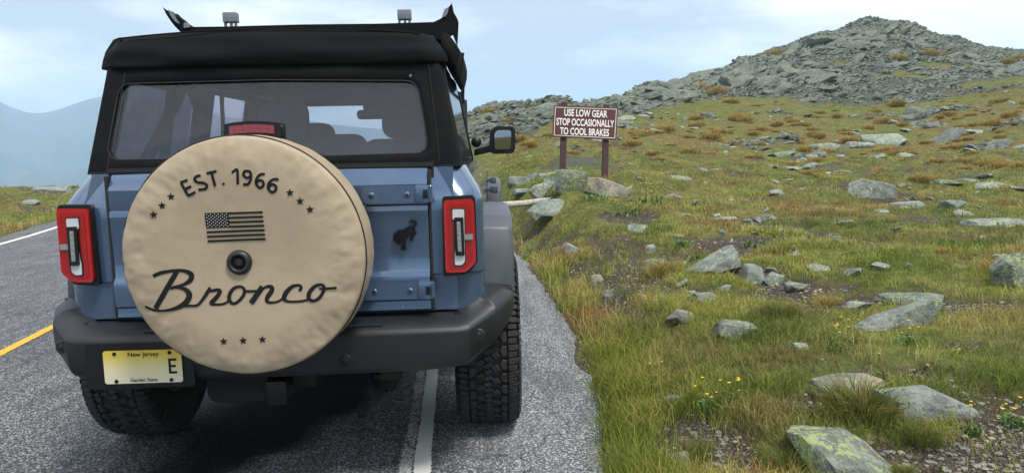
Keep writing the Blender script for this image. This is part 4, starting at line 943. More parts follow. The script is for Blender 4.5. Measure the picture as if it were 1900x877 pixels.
# the vehicle's shadow under the tail is painted in as darker asphalt; the shoulder outside the line is a paler chipping
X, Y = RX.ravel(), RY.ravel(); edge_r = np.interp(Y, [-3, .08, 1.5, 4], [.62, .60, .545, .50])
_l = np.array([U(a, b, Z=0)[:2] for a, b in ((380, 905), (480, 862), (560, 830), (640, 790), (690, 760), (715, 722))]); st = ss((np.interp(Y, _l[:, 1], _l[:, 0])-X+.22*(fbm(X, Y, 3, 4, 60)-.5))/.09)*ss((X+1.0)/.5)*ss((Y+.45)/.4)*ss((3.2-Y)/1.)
attr(road.data, 'painted_shadow', np.clip(st*.95, 0, 1)); attr(road.data, 'light', ss((X-edge_r-.02)/.2)*(.75+.5*(fbm(X, Y, 2, 3, 61)-.5)))
def strip(name, pts, wd, m, z=.004, wob=.006, **kw):
    P = np.array(pts, float); yy = np.arange(P[0, 1], P[-1, 1], .06); xx = np.interp(yy, P[:, 1], P[:, 0]); k = 7
    dx = np.gradient(xx, yy); nx, ny = 1/np.hypot(1, dx), -dx/np.hypot(1, dx); rows = []
    jl, jr = wob*(fbm(yy, 0*yy, 4, 4, 70)-.5)*2, wob*(fbm(yy, 0*yy, 4, 4, 71)-.5)*2
    for t in np.linspace(-.5, .5, k):
        o_ = t*wd+(jl if t < 0 else jr)*abs(t)*2; px_, py_ = xx+nx*o_, yy+ny*o_; rows.append(np.stack([px_, py_, .006*(fbm(px_, py_, .7, 3, 52)-.5)+z], -1))
    o = npmesh(name, np.stack(rows, 1).reshape(-1, 3), gridfaces(len(yy), k), m, kind='structure', **kw)
    attr(o.data, 'edge', np.tile([1, .3, 0, 0, 0, .3, 1], len(yy))); return o
strip('white_edge_line', [(.70, -6), (.60, -1.2), (.566, .08), (.502, 1.5), (.44, 3), (.3, 6), (-.1, 10), (-1.4, 15), (-5.3, 26)], .094, M['wpaint'], .006)
strip('worn_edge_line', [(.62, -6), (.52, -1.2), (.492, .08), (.448, 1.2), (.43, 1.6), (.40, 3)], .125, M['wpaint_worn'], .003)
strip('yellow_centre_line', [(-2.1, -6), (-2.3, -1.2), (-2.49, .6), (-2.735, 2.33), (-2.925, 3.78), (-3.8, 8), (-4.9, 12), (-7.6, 20), (-11, 28)], .115, M['ypaint'], .005)
lw_ = [(float(el(y))+.62, y) for y in np.linspace(-6, 30, 37)]
strip('far_edge_line', lw_, .14, M['wpaint'], .005)

# --- mountains across the valley
k = NT('mountain'); k.b.inputs['Roughness'].default_value = 1
v = k.geo.outputs['Position']; a = k.noise(.004, 6, .6, v); b = k.noise(.012, 6, .65, v)
c = k.ramp(b, [(.35, (.022, .030, .032)), (.6, (.042, .052, .048)), (.72, (.09, .09, .085))]); c = k.mix(k.ramp(a, [(.58, 0.), (.70, .35)]), c, (.20, .20, .19)); k.color(c); M['mountain'] = k.m
sk = [(-1500, 120), (-900, 60), (-400, 120), (-150, 150), (0, 181), (25, 197), (50, 207), (75, 211), (105, 208), (140, 196), (180, 183), (240, 176), (320, 190), (400, 212), (445, 222), (520, 215), (640, 235), (800, 245), (1000, 240), (1400, 225), (2000, 200), (3200, 200)]
pxs = np.arange(-650, 2550, 5.0); sky_ = np.interp(pxs, [a for a, b in sk], [b for a, b in sk]); sky_ = np.convolve(np.pad(sky_, 4, 'edge'), np.ones(9)/9, 'valid')
rows = []
nk = 46
for i in range(nk):
    t = i/(nk-1); D = 1500+2300*t if t < .87 else 1500+2300*.87+900*(t-.87)/.13*1.0
    row = []
    for px, py in zip(pxs, sky_):
        zr = U(px, py, D=1500+2300*.87)[2]; p = U(px, 300, D=D)
        tt = min(1, t/.87); z = -300+(zr+300)*(tt**1.25)
        rg = (1-abs(2*float(fbm(p[0], p[1], .0016, 1, 80))-1)); 
        row.append((p[0], p[1], z))
    rows.append(row)
MV = np.array(rows); kk = np.arange(nk)/(nk-1); env = np.where(kk < .87, np.sin(np.pi*np.clip(kk/.87, 0, 1))**.8, 0)[:, None]
MV[:, :, 2] += env*(280*(np.abs(fbm(MV[:, :, 0], MV[:, :, 1], .0022, 5, 81)-.5)*-2+.35)+60*(fbm(MV[:, :, 0], MV[:, :, 1], .006, 4, 82)-.5))
MV[:, :, 2] += ((kk > .8)*5*1.0)[:, None]*(fbm(MV[:, :, 0], MV[:, :, 1], .02, 4, 83)-.5)
MV[kk > .88, :, 2] -= ((kk[kk > .88]-.87)/.13*260)[:, None]
npmesh('mountains', MV.reshape(-1, 3), gridfaces(nk, len(pxs)), M['mountain'], kind='structure')

# ================================================================== ROCKS
bm = bmesh.new(); ICO = {}
for s in (1, 2, 3, 4, 5):
    bm = bmesh.new(); bmesh.ops.create_icosphere(bm, subdivisions=s, radius=1); ICO[s] = (np.array([q.co[:] for q in bm.verts]), np.array([[q.index for q in f.verts] for f in bm.faces])); bm.free()
def rock_shape(seed, dims=(1, .7, .4), sub=3, nf=14, rough=.04, flat=0.0, lo=.62):
    g = np.random.default_rng(seed); d, F = ICO[sub]; n = g.normal(size=(nf, 3)); n /= np.linalg.norm(n, axis=1)[:, None]; off = g.uniform(lo, .92, nf)
    n = np.vstack([n, [[0, 0, 1], [0, 0, -1], [1, .1, .05], [-1, -.2, .1], [.1, 1, .1], [0, -1, .15]]]); off = np.concatenate([off, g.uniform(.72, .95, 6)])
    if flat: n[nf] = (g.uniform(-.25, .25), g.uniform(-.2, .2), 1); off[nf] = .75
    n /= np.linalg.norm(n, axis=1)[:, None]
    dt = d@n.T; r = np.min(np.where(dt > .05, off/np.maximum(dt, .05), 9), axis=1)
    P = d*r[:, None]
    if rough:
        q = P*2.2+seed*3.1; nz = fbm(q[:, 0]+q[:, 2]*.7, q[:, 1]-q[:, 2]*.6, 1., 4, seed % 97)-.5
        lay = np.abs(((P[:, 2]*5+P[:, 0]*.8+fbm(P[:, 0]*2, P[:, 1]*2, 1, 2, 3)) % 1)-.5)-.25
        P = P*(1+rough*2.6*nz+rough*.35*lay)[:, None]
    return P*np.array(dims), F
def rotm(rx, ry, rz): return np.array(Matrix.Rotation(rz, 3, 'Z')@Matrix.Rotation(ry, 3, 'Y')@Matrix.Rotation(rx, 3, 'X'))
# the big rocks one can point to. pixel centre of the foot, width and height in pixels, look
HERO = [
 (1340, 505, 112, 46, .62, 3, 'rock', (0, -.22, .2), 'large grey boulder leaning to the right in the middle of the meadow'),
 (1400, 515, 44, 34, .8, 9, 'rock', (0, .3, 0), 'upright grey stone tucked against the right end of the leaning boulder'),
 (1672, 612, 180, 48, .42, 21, 'rock', (0, -.13, .05), 'long wedge-shaped grey boulder, thick at its right end'),
 (1582, 728, 136, 42, .6, 5, 'rock_warm', (0, .05, .1), 'pale pinkish slab behind the thick grass tuft'),
 (1735, 775, 150, 50, .5, 26, 'rock', (.12, -.10, .05), 'layered grey slab with streaked front edge near the lower right corner'),
 (1585, 868, 184, 58, 1.3, 11, 'rock_lichen', (.22, .02, .1), 'broad flat rock blotched with yellow lichen at the bottom of the slope'),
 (1366, 626, 82, 30, .7, 7, 'rock_lichen', (0, .05, 0), 'rounded lichen-speckled rock below the leaning boulder'),
 (1266, 601, 60, 26, .8, 8, 'rock_warm', (0, 0, .4), 'brownish rounded rock beside the bare earth path'),
 (1310, 560, 52, 14, .8, 13, 'rock_lichen', (0, 0, 0), 'low flat lichen rock just under the leaning boulder'),
 (1618, 366, 98, 34, .7, 15, 'rock', (.1, .18, .2), 'pale flat-topped rock pointing to the left in the green meadow'),
 (1692, 384, 70, 14, .7, 16, 'rock', (0, 0, 0), 'low flat pale rock right of the pointed one'),
 (1772, 392, 46, 15, .8, 17, 'rock', (0, 0, 0), 'small rounded pale rock right of the two flat ones'),
 (1263, 860, 48, 28, .8, 18, 'rock_warm', (0, 0, 0), 'smooth brown stone at the bottom edge by the tall grass'),
 (1490, 649, 30, 15, .9, 19, 'rock_mid', (0, 0, 0), 'small pale stone alone in the grass left of the wedge boulder'),
 (1890, 530, 84, 62, .9, 22, 'rock_lichen', (0, -.2, .2), 'tall mottled boulder cut by the right edge of the view'),
 (1063, 472, 34, 26, .8, 23, 'rock', (0, .3, .2), 'grey stone at the head of the bare path'),
 (1030, 397, 92, 24, .8, 24, 'rock', (.1, -.16, .2), 'flat grey slab lying below the end of the pale log'),
 (1052, 363, 68, 40, .8, 27, 'rock_lichen', (0, .2, .1), 'round-faced lichen boulder under the left post of the road sign'),
 (1008, 364, 66, 30, .9, 28, 'rock', (0, -.3, .3), 'dark cracked boulder at the left end of the pile under the sign'),
 (1110, 360, 104, 34, 1.0, 29, 'rock_warm', (0, .12, 0), 'broad tan boulder under the right post of the road sign'),
 (1158, 358, 26, 10, .8, 30, 'rock', (0, 0, 0), 'small stone at the right foot of the sign pile'),
 (962, 339, 46, 20, .8, 31, 'rock_mid', (0, 0, 0), 'brownish rock left of the sign pile near the mirror'),
 (990, 329, 22, 14, .8, 32, 'rock_mid', (0, 0, 0), 'small upright rock behind the brownish rock near the mirror'),
 (972, 367, 38, 12, .8, 33, 'rock', (0, 0, 0), 'low flat rock just above the pale log'),
 (1440, 362, 32, 10, .8, 34, 'rock_mid', (0, 0, 0), 'small pale rock standing alone left of the pointed flat rock'),
 (1510, 314, 38, 12, .8, 35, 'rock_mid', (0, 0, 0), 'small pale rock under the row of rusty tussocks'),
 (1266, 330, 40, 14, .8, 36, 'rock_mid', (0, .2, 0), 'dark slanted rock with a rusty tussock at its right side'),
 (1730, 553, 130, 14, .6, 37, 'rock_lichen', (0, 0, 0), 'low spread slab edging the dark bare earth strip'),
 (1600, 567, 60, 14, .7, 38, 'rock_mid', (0, 0, 0), 'low rock at the near edge of the dark earth strip'),
 (1438, 516, 36, 22, .8, 39, 'rock_mid', (0, .2, .4), 'broken grey rock right of the upright stone'),
 (1478, 530, 46, 16, .8, 40, 'rock', (0, 0, .3), 'flat splinter of rock right of the broken one'),
 (1660, 268, 96, 24, .7, 41, 'rock_mid', (0, -.1, 0), 'cluster boulder of pale grey in the upper meadow, largest of its row'),
 (1595, 276, 66, 15, .7, 42, 'rock_mid', (0, .1, 0), 'jagged low rock left of the large upper meadow boulder'),
 (1860, 422, 100, 16, .6, 43, 'rock_mid', (0, 0, 0), 'long low rock band near the right edge of the meadow'),
 (1108, 515, 30, 12, .8, 44, 'rock_warm', (0, 0, .2), 'pale flat stone lying in the bare path'),
 (1130, 540, 26, 13, .8, 45, 'rock_mid', (0, 0, .7), 'small angular stone low in the bare path'),
 (1207, 460, 22, 16, .8, 46, 'rock_mid', (0, 0, 0), 'small rock half sunk in grass right of the path head'),
 (1215, 482, 36, 10, .8, 47, 'rock', (0, 0, 0), 'thin pale rock above the rusty grass clump'),
 (1255, 752, 40, 24, .8, 48, 'rock_mid', (0, 0, 0), 'grey stone in the earth beside the yellow flowers'),
 (1344, 535, 30, 14, .8, 49, 'rock_mid', (0, 0, .5), 'small stone at the foot of the leaning boulder'),
 (80, 359, 92, 17, .6, 50, 'rock', (0, -.05, 0), 'long low grey rock on the verge across the road'),
 (122, 352, 34, 12, .7, 51, 'rock', (0, 0, 0), 'darker rock at the right end of the rocks across the road'),
 (152, 345, 20, 12, .7, 52, 'rock', (0, 0, 0), 'pointed dark rock across the road nearest the vehicle'),
 (52, 378, 34, 8, .8, 53, 'rock_mid', (0, 0, 0), 'small pale rock in the grass across the road'),
]
HEROXY = []
SPEC_SHAPE = {}
def lying(name, P, F, m, x, y, z, **kw):
    o = npmesh(name, P, F, m, **kw); o.location = (x, y, z); o.data.set_sharp_from_angle(angle=R(38)); return o
for px, py, wpx, hpx, dep, seed, m, rot, lab in HERO:
    x, y, D = gh(px, py); wd = wpx/FPX*D/2; ht = hpx/FPX*D
    hz = ht*.95; P, F = rock_shape(seed, (wd*1.10, wd*dep*1.05, hz*.84), 5 if wpx > 90 else 4 if wpx > 40 else 3, 8, .035, .5, .50)
    if seed == 21:      # wedge: thin on the left, thick and overhanging on the right
        u = P[:, 0]/wd; P[:, 2] = P[:, 2]*(.42+.58*np.clip((u+1)/1.6, 0, 1))+hz*.22*u
    if seed == 3: u = P[:, 0]/wd; P[:, 2] = P[:, 2]*(.70+.35*np.clip(u, -1, 1))+hz*.16*u
    P = P@rotm(*rot).T; y2 = y+wd*dep*.6; zz = float(H(x, y2))
    top_ = P[:, 2].max(); zc = max(zz+ht*.15, float(H(x, y))+ht-top_)
    lying('rock', P, F, M[m], x, y2, zc, label=lab, cat='rock'); HEROXY.append((x, y2, wd*.85))
HA = np.array(HEROXY)
def clear(x, y, k=1.0):
    return np.min(np.hypot(np.subtract.outer(x, HA[:, 0]), np.subtract.outer(y, HA[:, 1]))-HA[None, :, 2]*k, axis=1) > 0
# meadow rocks: small grey rocks one by one
protos = []
for i in range(14):
    P, F = rock_shape(300+i, (1, rng.uniform(.6, .85), rng.uniform(.32, .55)), 3, 12, .05, .5)
    o = npmesh('rock', P, F, M['rock_mid'], smooth=True); o.data.set_sharp_from_angle(angle=R(38)); protos.append(o.data); COL.objects.unlink(o); bpy.data.objects.remove(o)
cnt = 0; tries = 0
while cnt < 100 and tries < 6000:
    tries += 1; px = rng.uniform(945, 1950); D = 6+46*rng.random()**.8; u = (px-950)/FPX
    x = CP[0]+D*math.sin(YAW)+D*u*math.cos(YAW); y = CP[1]+D*math.cos(YAW)-D*u*math.sin(YAW)
    if x-er(y) < 1.4 or not clear(np.array([x]), np.array([y]), 1.5)[0] or (D > 11 and fbm(x, y, .33, 3, 8) < .585): continue
    s = rng.uniform(.09, .20)*(1 if D < 14 else 1.6 if D < 26 else 2.6)*(1+.9*rng.random()**3)
    o = bpy.data.objects.new('rock', protos[rng.integers(14)]); COL.objects.link(o)
    o.location = (x, y, float(H(x, y))+.02*s); o.scale = (s, s, s*rng.uniform(.4, .75)); o.rotation_euler = (rng.uniform(-.2, .2), rng.uniform(-.25, .25), rng.uniform(0, 6.3))
    fin(o, None, 'small grey rock half sunk in the meadow grass among many alike', 'rock', 'small rocks scattered over the meadow'); cnt += 1
# boulders of the hill
bd = []
hp_ = []
for i in range(16):
    P, F = rock_shape(500+i, (1, rng.uniform(.55, .8), rng.uniform(.28, .5)), 3, 11, .05, .5)
    hp_.append((P, F))
n = 260000; px = rng.uniform(860, 2050, n); D = rng.uniform(24, 116, n)**1.0; u = (px-950)/FPX
X = CP[0]+D*math.sin(YAW)+D*u*math.cos(YAW); Y = CP[1]+D*math.cos(YAW)-D*u*math.sin(YAW)
rm = rockmask(X, Y); keep = (rng.random(n) < rm**1.5) & (rng.random(n) < np.clip(D/95, .3, 1)**1.1); X, Y, D = X[keep][:60000], Y[keep][:60000], D[keep][:60000]
sz = .16+.40*rng.random(len(X))**2.4+1.0*(rng.random(len(X)) > .984)*rng.random(len(X))**1.3; sz *= np.clip(D/80, .58, 1.05); _px = 950+(X-CP[0])/np.maximum(Y-CP[1], 1)*FPX; _rd = np.interp(_px, [880, 1045, 1200, 1300, 1440, 1600, 1740, 1900], [48, 50, 75, 90, 104, 109, 108, 100]); sz = np.where(D > _rd-9, np.minimum(sz, .50), sz)
bigz = ss((fbm(X, Y, .07, 2, 90)-.45)/.15); sz *= .75+.6*bigz
Z = H(X, Y); order = np.argsort(-sz/D)
hm = []
for P, F in hp_:
    o = npmesh('boulder', P, F, M['hillrock'], smooth=True); o.data.set_sharp_from_angle(angle=R(35)); hm.append(o.data); COL.objects.unlink(o); bpy.data.objects.remove(o)
def rot_for(i):
    dip = rng.normal(-.28, .28); return (rng.normal(.15, .25), dip, rng.uniform(-.7, .7)+(math.pi if rng.random() < .5 else 0)*0)
for q in order[:290]:
    o = bpy.data.objects.new('boulder', hm[rng.integers(16)]); COL.objects.link(o); s = sz[q]*1.12
    o.location = (X[q], Y[q], Z[q]+s*.10); o.scale = (s*1.15, s, s*rng.uniform(.75, 1.15)); o.rotation_euler = rot_for(q)
    fin(o, None, 'grey-green lichened boulder lying among the jumble of the rocky hill', 'boulder', 'boulders of the rocky hill')
def hull(seed):
    g = np.random.default_rng(seed); b_ = bmesh.new(); d = (1, g.uniform(.5, .85), g.uniform(.22, .5))
    for i in range(11):
        p = g.uniform(-1, 1, 3); p[g.integers(3)] = g.choice([-1, 1])*g.uniform(.75, 1); p[:2] *= 1-.25*abs(p[2]); b_.verts.new((p[0]*d[0], p[1]*d[1], p[2]*d[2]))
    r_ = bmesh.ops.convex_hull(b_, input=b_.verts); bmesh.ops.delete(b_, geom=[q for q in b_.verts if not q.link_faces], context='VERTS'); bmesh.ops.triangulate(b_, faces=b_.faces); b_.verts.index_update()
    o_ = (np.array([q.co[:] for q in b_.verts]), np.array([[q.index for q in f.verts] for f in b_.faces])); b_.free(); return o_
L0 = [hull(700+i) for i in range(30)]
VV, FF, b = [], [], 0
for q in order[290:]:
    P, F = L0[rng.integers(30)]; s = sz[q]; r = rotm(*rot_for(q)); W = (P*np.array([s*1.1, s, s*rng.uniform(.6, 1.1)]))@r.T+np.array([X[q], Y[q], Z[q]+s*.08])
    if D[q] > 70 or sz[q] < .3:
        pass
    VV.append(W); FF.append(F+b); b += len(W)
npmesh('boulder_field', np.vstack(VV), np.vstack(FF), M['hillrock'], smooth=False, label='jumble of grey-green rocks and slabs covering the hillside', cat='rocks', kind='stuff')
# loose stones in the bare patches
n = 26000; px = rng.uniform(930, 1960, n); D = 2.3*(22/2.3)**rng.random(n); u = (px-950)/FPX
X = CP[0]+D*math.sin(YAW)+D*u*math.cos(YAW); Y = CP[1]+D*math.cos(YAW)-D*u*math.sin(YAW); t = X-er(Y)
keep = (t > -.05) & (rng.random(n) < dirtmask(X, Y)**1.5+.015); X, Y, D = X[keep], Y[keep], D[keep]; Z = H(X, Y)
VV, FF, b = [], [], 0; d1, f1 = ICO[1]
for x, y, z, D_ in zip(X, Y, Z, D):
    s = (.003+.013*rng.random()**4)*(1+D_/14); P = d1*(1+.35*(rng.random((len(d1), 1))-.5))*np.array([s, s*rng.uniform(.6, 1), s*rng.uniform(.3, .6)])
    a = rng.uniform(0, 6.3); c, sn = math.cos(a), math.sin(a); P = P@np.array([[c, sn, 0], [-sn, c, 0], [0, 0, 1]]); VV.append(P+np.array([x, y, z+s*.2])); FF.append(f1+b); b += len(P)
n = 620; px = rng.uniform(930, 1960, n); D = 6*(55/6)**rng.random(n); u = (px-950)/FPX
X = CP[0]+D*math.sin(YAW)+D*u*math.cos(YAW); Y = CP[1]+D*math.cos(YAW)-D*u*math.sin(YAW); keep = (X-er(Y) > 1) & (fbm(X, Y, .8, 3, 44) > .47); X, Y, D = X[keep], Y[keep], D[keep]; Z = H(X, Y); V2, F2, b2 = [], [], 0
for x, y, z, D_ in zip(X, Y, Z, D):
    P, F = L0[rng.integers(30)]; s_ = (.02+.06*rng.random()**2)*(1+D_/18); r = rotm(rng.normal(0, .3), rng.normal(0, .3), rng.uniform(0, 6.3)); V2.append(P@r.T*s_+np.array([x, y, z+s_*.15])); F2.append(F+b2); b2 += len(P)
npmesh('loose_stones', np.vstack(V2), np.vstack(F2), M['rock_mid'], smooth=False, label='small pale broken stones strewn through the meadow turf', cat='stones', kind='stuff')
npmesh('gravel', np.vstack(VV), np.vstack(FF), M['rock_warm'], smooth=False, label='loose stones and gravel lying in the bare earth patches', cat='gravel', kind='stuff')

# ================================================================== GRASS
def grassmat():
    k = NT('grass_blades'); t = k.t; a = k.attr('gcol', 'Color'); oi = N(t, 'ShaderNodeObjectInfo'); a = k.mix(k.ramp(oi.outputs['Random'], [(0., 0.), (1., .55)]), a, k.mix(1.0, a, (.75, 1.05, .8), 'MULTIPLY')); k.b.inputs['Roughness'].default_value = .55; k.b.inputs['Specular IOR Level'].default_value = .3; k.color(a)
    tl_ = N(t, 'ShaderNodeBsdfTranslucent'); k.L(a, tl_.inputs[0]); mx_ = N(t, 'ShaderNodeMixShader'); mx_.inputs[0].default_value = .38
    k.L(k.b.outputs[0], mx_.inputs[1]); k.L(tl_.outputs[0], mx_.inputs[2]); k.L(mx_.outputs[0], k.out.inputs[0]); return k.m
M['grass'] = grassmat()
def blades(bx, by, bz, h, wd, yaw, lean, bend, col, name, zoff=0, **kw):
    n = len(bx); c, s = np.cos(yaw), np.sin(yaw); dx, dy = np.cos(lean), np.sin(lean)
    V = np.zeros((n, 5, 3)); w2 = wd/2
    for k, (hf, bf, wf_) in enumerate(((0, 0, 1), (.55, .35, .85))):
        ox, oy = dx*bend*h*bf, dy*bend*h*bf; z = bz+h*hf
        V[:, 2*k] = np.stack([bx+ox-c*w2*wf_, by+oy-s*w2*wf_, z], -1); V[:, 2*k+1] = np.stack([bx+ox+c*w2*wf_, by+oy+s*w2*wf_, z], -1)
    V[:, 4] = np.stack([bx+dx*bend*h, by+dy*bend*h, bz+h*(1-.35*bend)], -1)
    b = (np.arange(n)*5)[:, None]; F = np.concatenate([b+np.array([[0, 1, 3]]), b+np.array([[0, 3, 2]]), b+np.array([[2, 3, 4]])])
    o = npmesh(name, V.reshape(-1, 3), F, M['grass'], smooth=False, **kw)
    ca = o.data.color_attributes.new('gcol', 'FLOAT_COLOR', 'POINT'); cc = np.ones((n, 5, 4)); cc[:, :, :3] = col[:, None, :]; cc[:, 4, :3] *= np.array([1.5, 1.25, .9])
    ca.data.foreach_set('color', cc.astype(np.float32).ravel()); return o
PAL = np.array([(.125, .150, .024), (.205, .220, .036), (.295, .285, .055), (.35, .31, .12), (.35, .25, .105), (.26, .14, .052)])
def field(n, r0, r1, px0, px1, side, seed, nb, hscale=1.0):
    g = np.random.default_rng(seed); px = g.uniform(px0, px1, n); D = r0*(r1/r0)**g.random(n); u = (px-950)/FPX
    X = CP[0]+D*math.sin(YAW)+D*u*math.cos(YAW); Y = CP[1]+D*math.cos(YAW)-D*u*math.sin(YAW)
    t = X-er(Y); tl = el(Y)-X; ed = t if side > 0 else tl
    keep = (ed > .0) & (Y < 60) & (g.random(n) > dirtmask(X, Y)*.97) & (g.random(n) > rockmask(X, Y)*1.3) & clear(X, Y, .75)
    strip_ = ss(1-(ed-.05)/.75)*(ed > .03); keep &= (g.random(n) < .35+.65*np.maximum(strip_, ss((fbm(X, Y, 1.6, 3, 15)-.36)/.15)))
    X, Y, D, ed, strip_ = X[keep], Y[keep], D[keep], ed[keep], strip_[keep]; m = len(X)
    hgt = (.024+.036*ss((fbm(X, Y, 2.1, 3, 16)-.45)/.2)+.05*g.random(m))*(1+1.15*strip_)*hscale
    hgt *= np.clip(1.1-(D-14)/60, .6, 1.1)
    f1 = fbm(X, Y, .55, 4, 17); f2 = fbm(X, Y, 2.4, 3, 18); br = brownmask(X, Y)
    idx = (f1-.36)*8.5+(f2-.5)*7.0+1.25+2.2*ss((fbm(X, Y, 1.1, 3, 19)-.58)/.06)+g.normal(0, .55, m); idx = np.where(side > 0, idx-1.6*strip_, idx+.6); idx = idx+br*2.7*(D > 16)+.5*br*(D <= 16)
    idx = np.clip(idx, 0, 4.99)
    bi = np.repeat(np.arange(m), nb); N_ = len(bi); sp = (.028+.0035*D[bi])
    bx = X[bi]+g.normal(0, 1, N_)*sp; by = Y[bi]+g.normal(0, 1, N_)*sp; e2 = (bx-er(by)) if side > 0 else (el(by)-bx); ok = e2 > .035-.10*g.random(N_)**2; bi, bx, by = bi[ok], bx[ok], by[ok]; N_ = len(bi)
    bz = H(bx, by)-.01; ii = np.clip(idx[bi]+g.normal(0, .5, N_), 0, 4.999); i0 = ii.astype(int); fr = (ii-i0)[:, None]; col = PAL[i0]*(1-fr)+PAL[i0+1]*fr; dk = ss((fbm(bx, by, .75, 3, 23)-.57)/.06)[:, None]*(.45 if side > 0 else 0)*(1-strip_[bi])[:, None]; col = col*(1-dk)+np.array([.050, .085, .022])*dk
    col = col*(.62+.76*g.random((m, 1)))[bi]*g.uniform(.75, 1.25, (N_, 1)); hh = hgt[bi]*g.uniform(.45, 1.25, N_); wd = np.maximum(.0032, .00075*D[bi])*g.uniform(.7, 1.4, N_)
    wind = g.normal(.5, 1.1, N_)+math.pi*.25
    return bx, by, bz, hh, wd, g.uniform(0, math.pi, N_), wind, g.uniform(.15, .95, N_), col
parts_ = [field(6000, 2.5, 40, 2080, 3000, 1, 105, 10), field(30000, 2.2, 60, 930, 2080, 1, 101, 12), field(7000, 2.2, 9, 940, 1500, 1, 102, 12, 1.15)]
blades(*[np.concatenate([p[i] for p in parts_]) for i in range(9)], 'grass', label='green and straw-coloured meadow grass covering the slope right of the road', cat='grass', kind='stuff')
blades(*field(9000, 12, 36, -350, 820, -1, 103, 10, 1.25), 'grass', label='rough green grass on the verge across the road', cat='grass', kind='stuff')
blades(*field(5000, 50, 105, 860, 2050, 1, 104, 8, 1.6), 'grass', label='brown grass growing between the boulders of the hill', cat='grass', kind='stuff')
# tussocks
def tussock_mesh(seed, nb, cols, hh=.5, spread=.5, wd=.03):
    g = np.random.default_rng(seed); a = g.uniform(0, 6.283, nb); r = spread*np.sqrt(g.random(nb)); x, y = r*np.cos(a), r*np.sin(a)
    lob = g.uniform(-.3, .3, (4, 2)); li = g.integers(4, size=nb); x = x*.75+lob[li, 0]; y = y*.75+lob[li, 1]; col = np.array(cols)[g.integers(len(cols), size=nb)]*g.uniform(.7, 1.35, (nb, 1))
    o = blades(x, y, np.zeros(nb), hh*(1.05-.6*(r/spread)**2)*g.uniform(.6, 1.15, nb), np.full(nb, wd)*g.uniform(.6, 1.2, nb), g.uniform(0, 3.14, nb), a+g.normal(0, .5, nb), g.uniform(.3, .9, nb), col, 'grass_tussock'); me = o.data
    COL.objects.unlink(o); bpy.data.objects.remove(o); return me
RUST = [(.36, .21, .080), (.50, .32, .145), (.27, .15, .055), (.40, .32, .11)]
GRN = [(.06, .10, .016), (.11, .15, .028), (.19, .20, .05), (.24, .20, .07)]
tm = [tussock_mesh(i, 640, RUST+GRN[2:4], .52, .44, .022) for i in range(4)]; tg_ = [tussock_mesh(20+i, 900, GRN, .85, .42, .012) for i in range(3)]; tr_ = [tussock_mesh(30+i, 700, RUST+GRN[1:3], .75, .45, .014) for i in range(2)]
def z2(off, pts, sc): return [(off[0]+a/sc, off[1]+b/sc, w_/sc) for a, b, w_ in pts]
TUS = z2((1360, 0), [(130, 860, 75), (370, 835, 75), (455, 875, 85), (560, 870, 80), (650, 780, 80), (870, 838, 90), (800, 820, 60), (960, 835, 60), (1290, 752, 60), (1400, 680, 80), (1300, 680, 60), (1080, 685, 90), (900, 575, 90), (240, 300, 90), (150, 715, 60), (330, 665, 60), (240, 685, 70), (840, 675, 100), (890, 335, 70), (1060, 310, 90), (1160, 312, 60), (70, 665, 80), (600, 715, 60), (1480, 350, 70), (1540, 330, 70), (1190, 590, 60), (1500, 640, 80), (1440, 745, 60), (720, 700, 60), (480, 620, 60), (980, 615, 60), (560, 640, 50), (1220, 720, 50)], 2.924)
TUS += z2((1400, 260), [(345, 205, 60), (675, 180, 90), (890, 232, 95), (860, 75, 50), (210, 130, 70), (280, 200, 60), (110, 120, 60), (1040, 620, 90)], 2.924)
TUS += z2((860, 0), [(1225, 848, 90), (1350, 765, 90), (1130, 860, 60), (1100, 715, 90), (980, 735, 80), (300, 775, 80), (1260, 690, 70), (1460, 560, 70), (1300, 500, 100), (1380, 520, 90), (390, 770, 60), (900, 680, 60), (1250, 650, 70), (1480, 650, 80), (240, 660, 60), (370, 605, 60)], 2.924)
for i, (px, py, wd) in enumerate(TUS):
    x, y, D = gh(px, py)
    if x-er(y) < .6: continue
    s = wd/FPX*D*1.1; o = bpy.data.objects.new('grass_tussock', tm[i % 4]); COL.objects.link(o); o.location = (x, y, float(H(x, y))-.02); o.scale = (s*1.1, s*.9, s*1.1); o.rotation_euler = (0, 0, i*1.7)
    fin(o, None, 'rust-brown domed grass tussock on the upper meadow among many alike', 'grass tussock', 'rusty tussocks dotted over the upper meadow')
cnt = 0
for i in range(5000):
    if cnt >= 235: break
    px = rng.uniform(900, 1960); D = rng.uniform(17, 62); u = (px-950)/FPX; x = CP[0]+D*math.sin(YAW)+D*u*math.cos(YAW); y = CP[1]+D*math.cos(YAW)-D*u*math.sin(YAW)
    if rockmask(np.array([x]), np.array([y]))[0] > .4 or rng.random() > float(brownmask(np.array([x]), np.array([y]))[0])*1.2+.12: continue
    s = (.26+.42*rng.random()**1.6)*(.7+D/90); o = bpy.data.objects.new('grass_tussock', tm[rng.integers(4)]); COL.objects.link(o); o.location = (x, y, float(H(x, y))-.02); o.scale = (s*1.2, s*.9, s*rng.uniform(.75, 1.15)); o.rotation_euler = (0, 0, rng.uniform(0, 6.3)); cnt += 1
    fin(o, None, 'rust-brown domed grass tussock on the upper meadow among many alike', 'grass tussock', 'rusty tussocks dotted over the upper meadow')
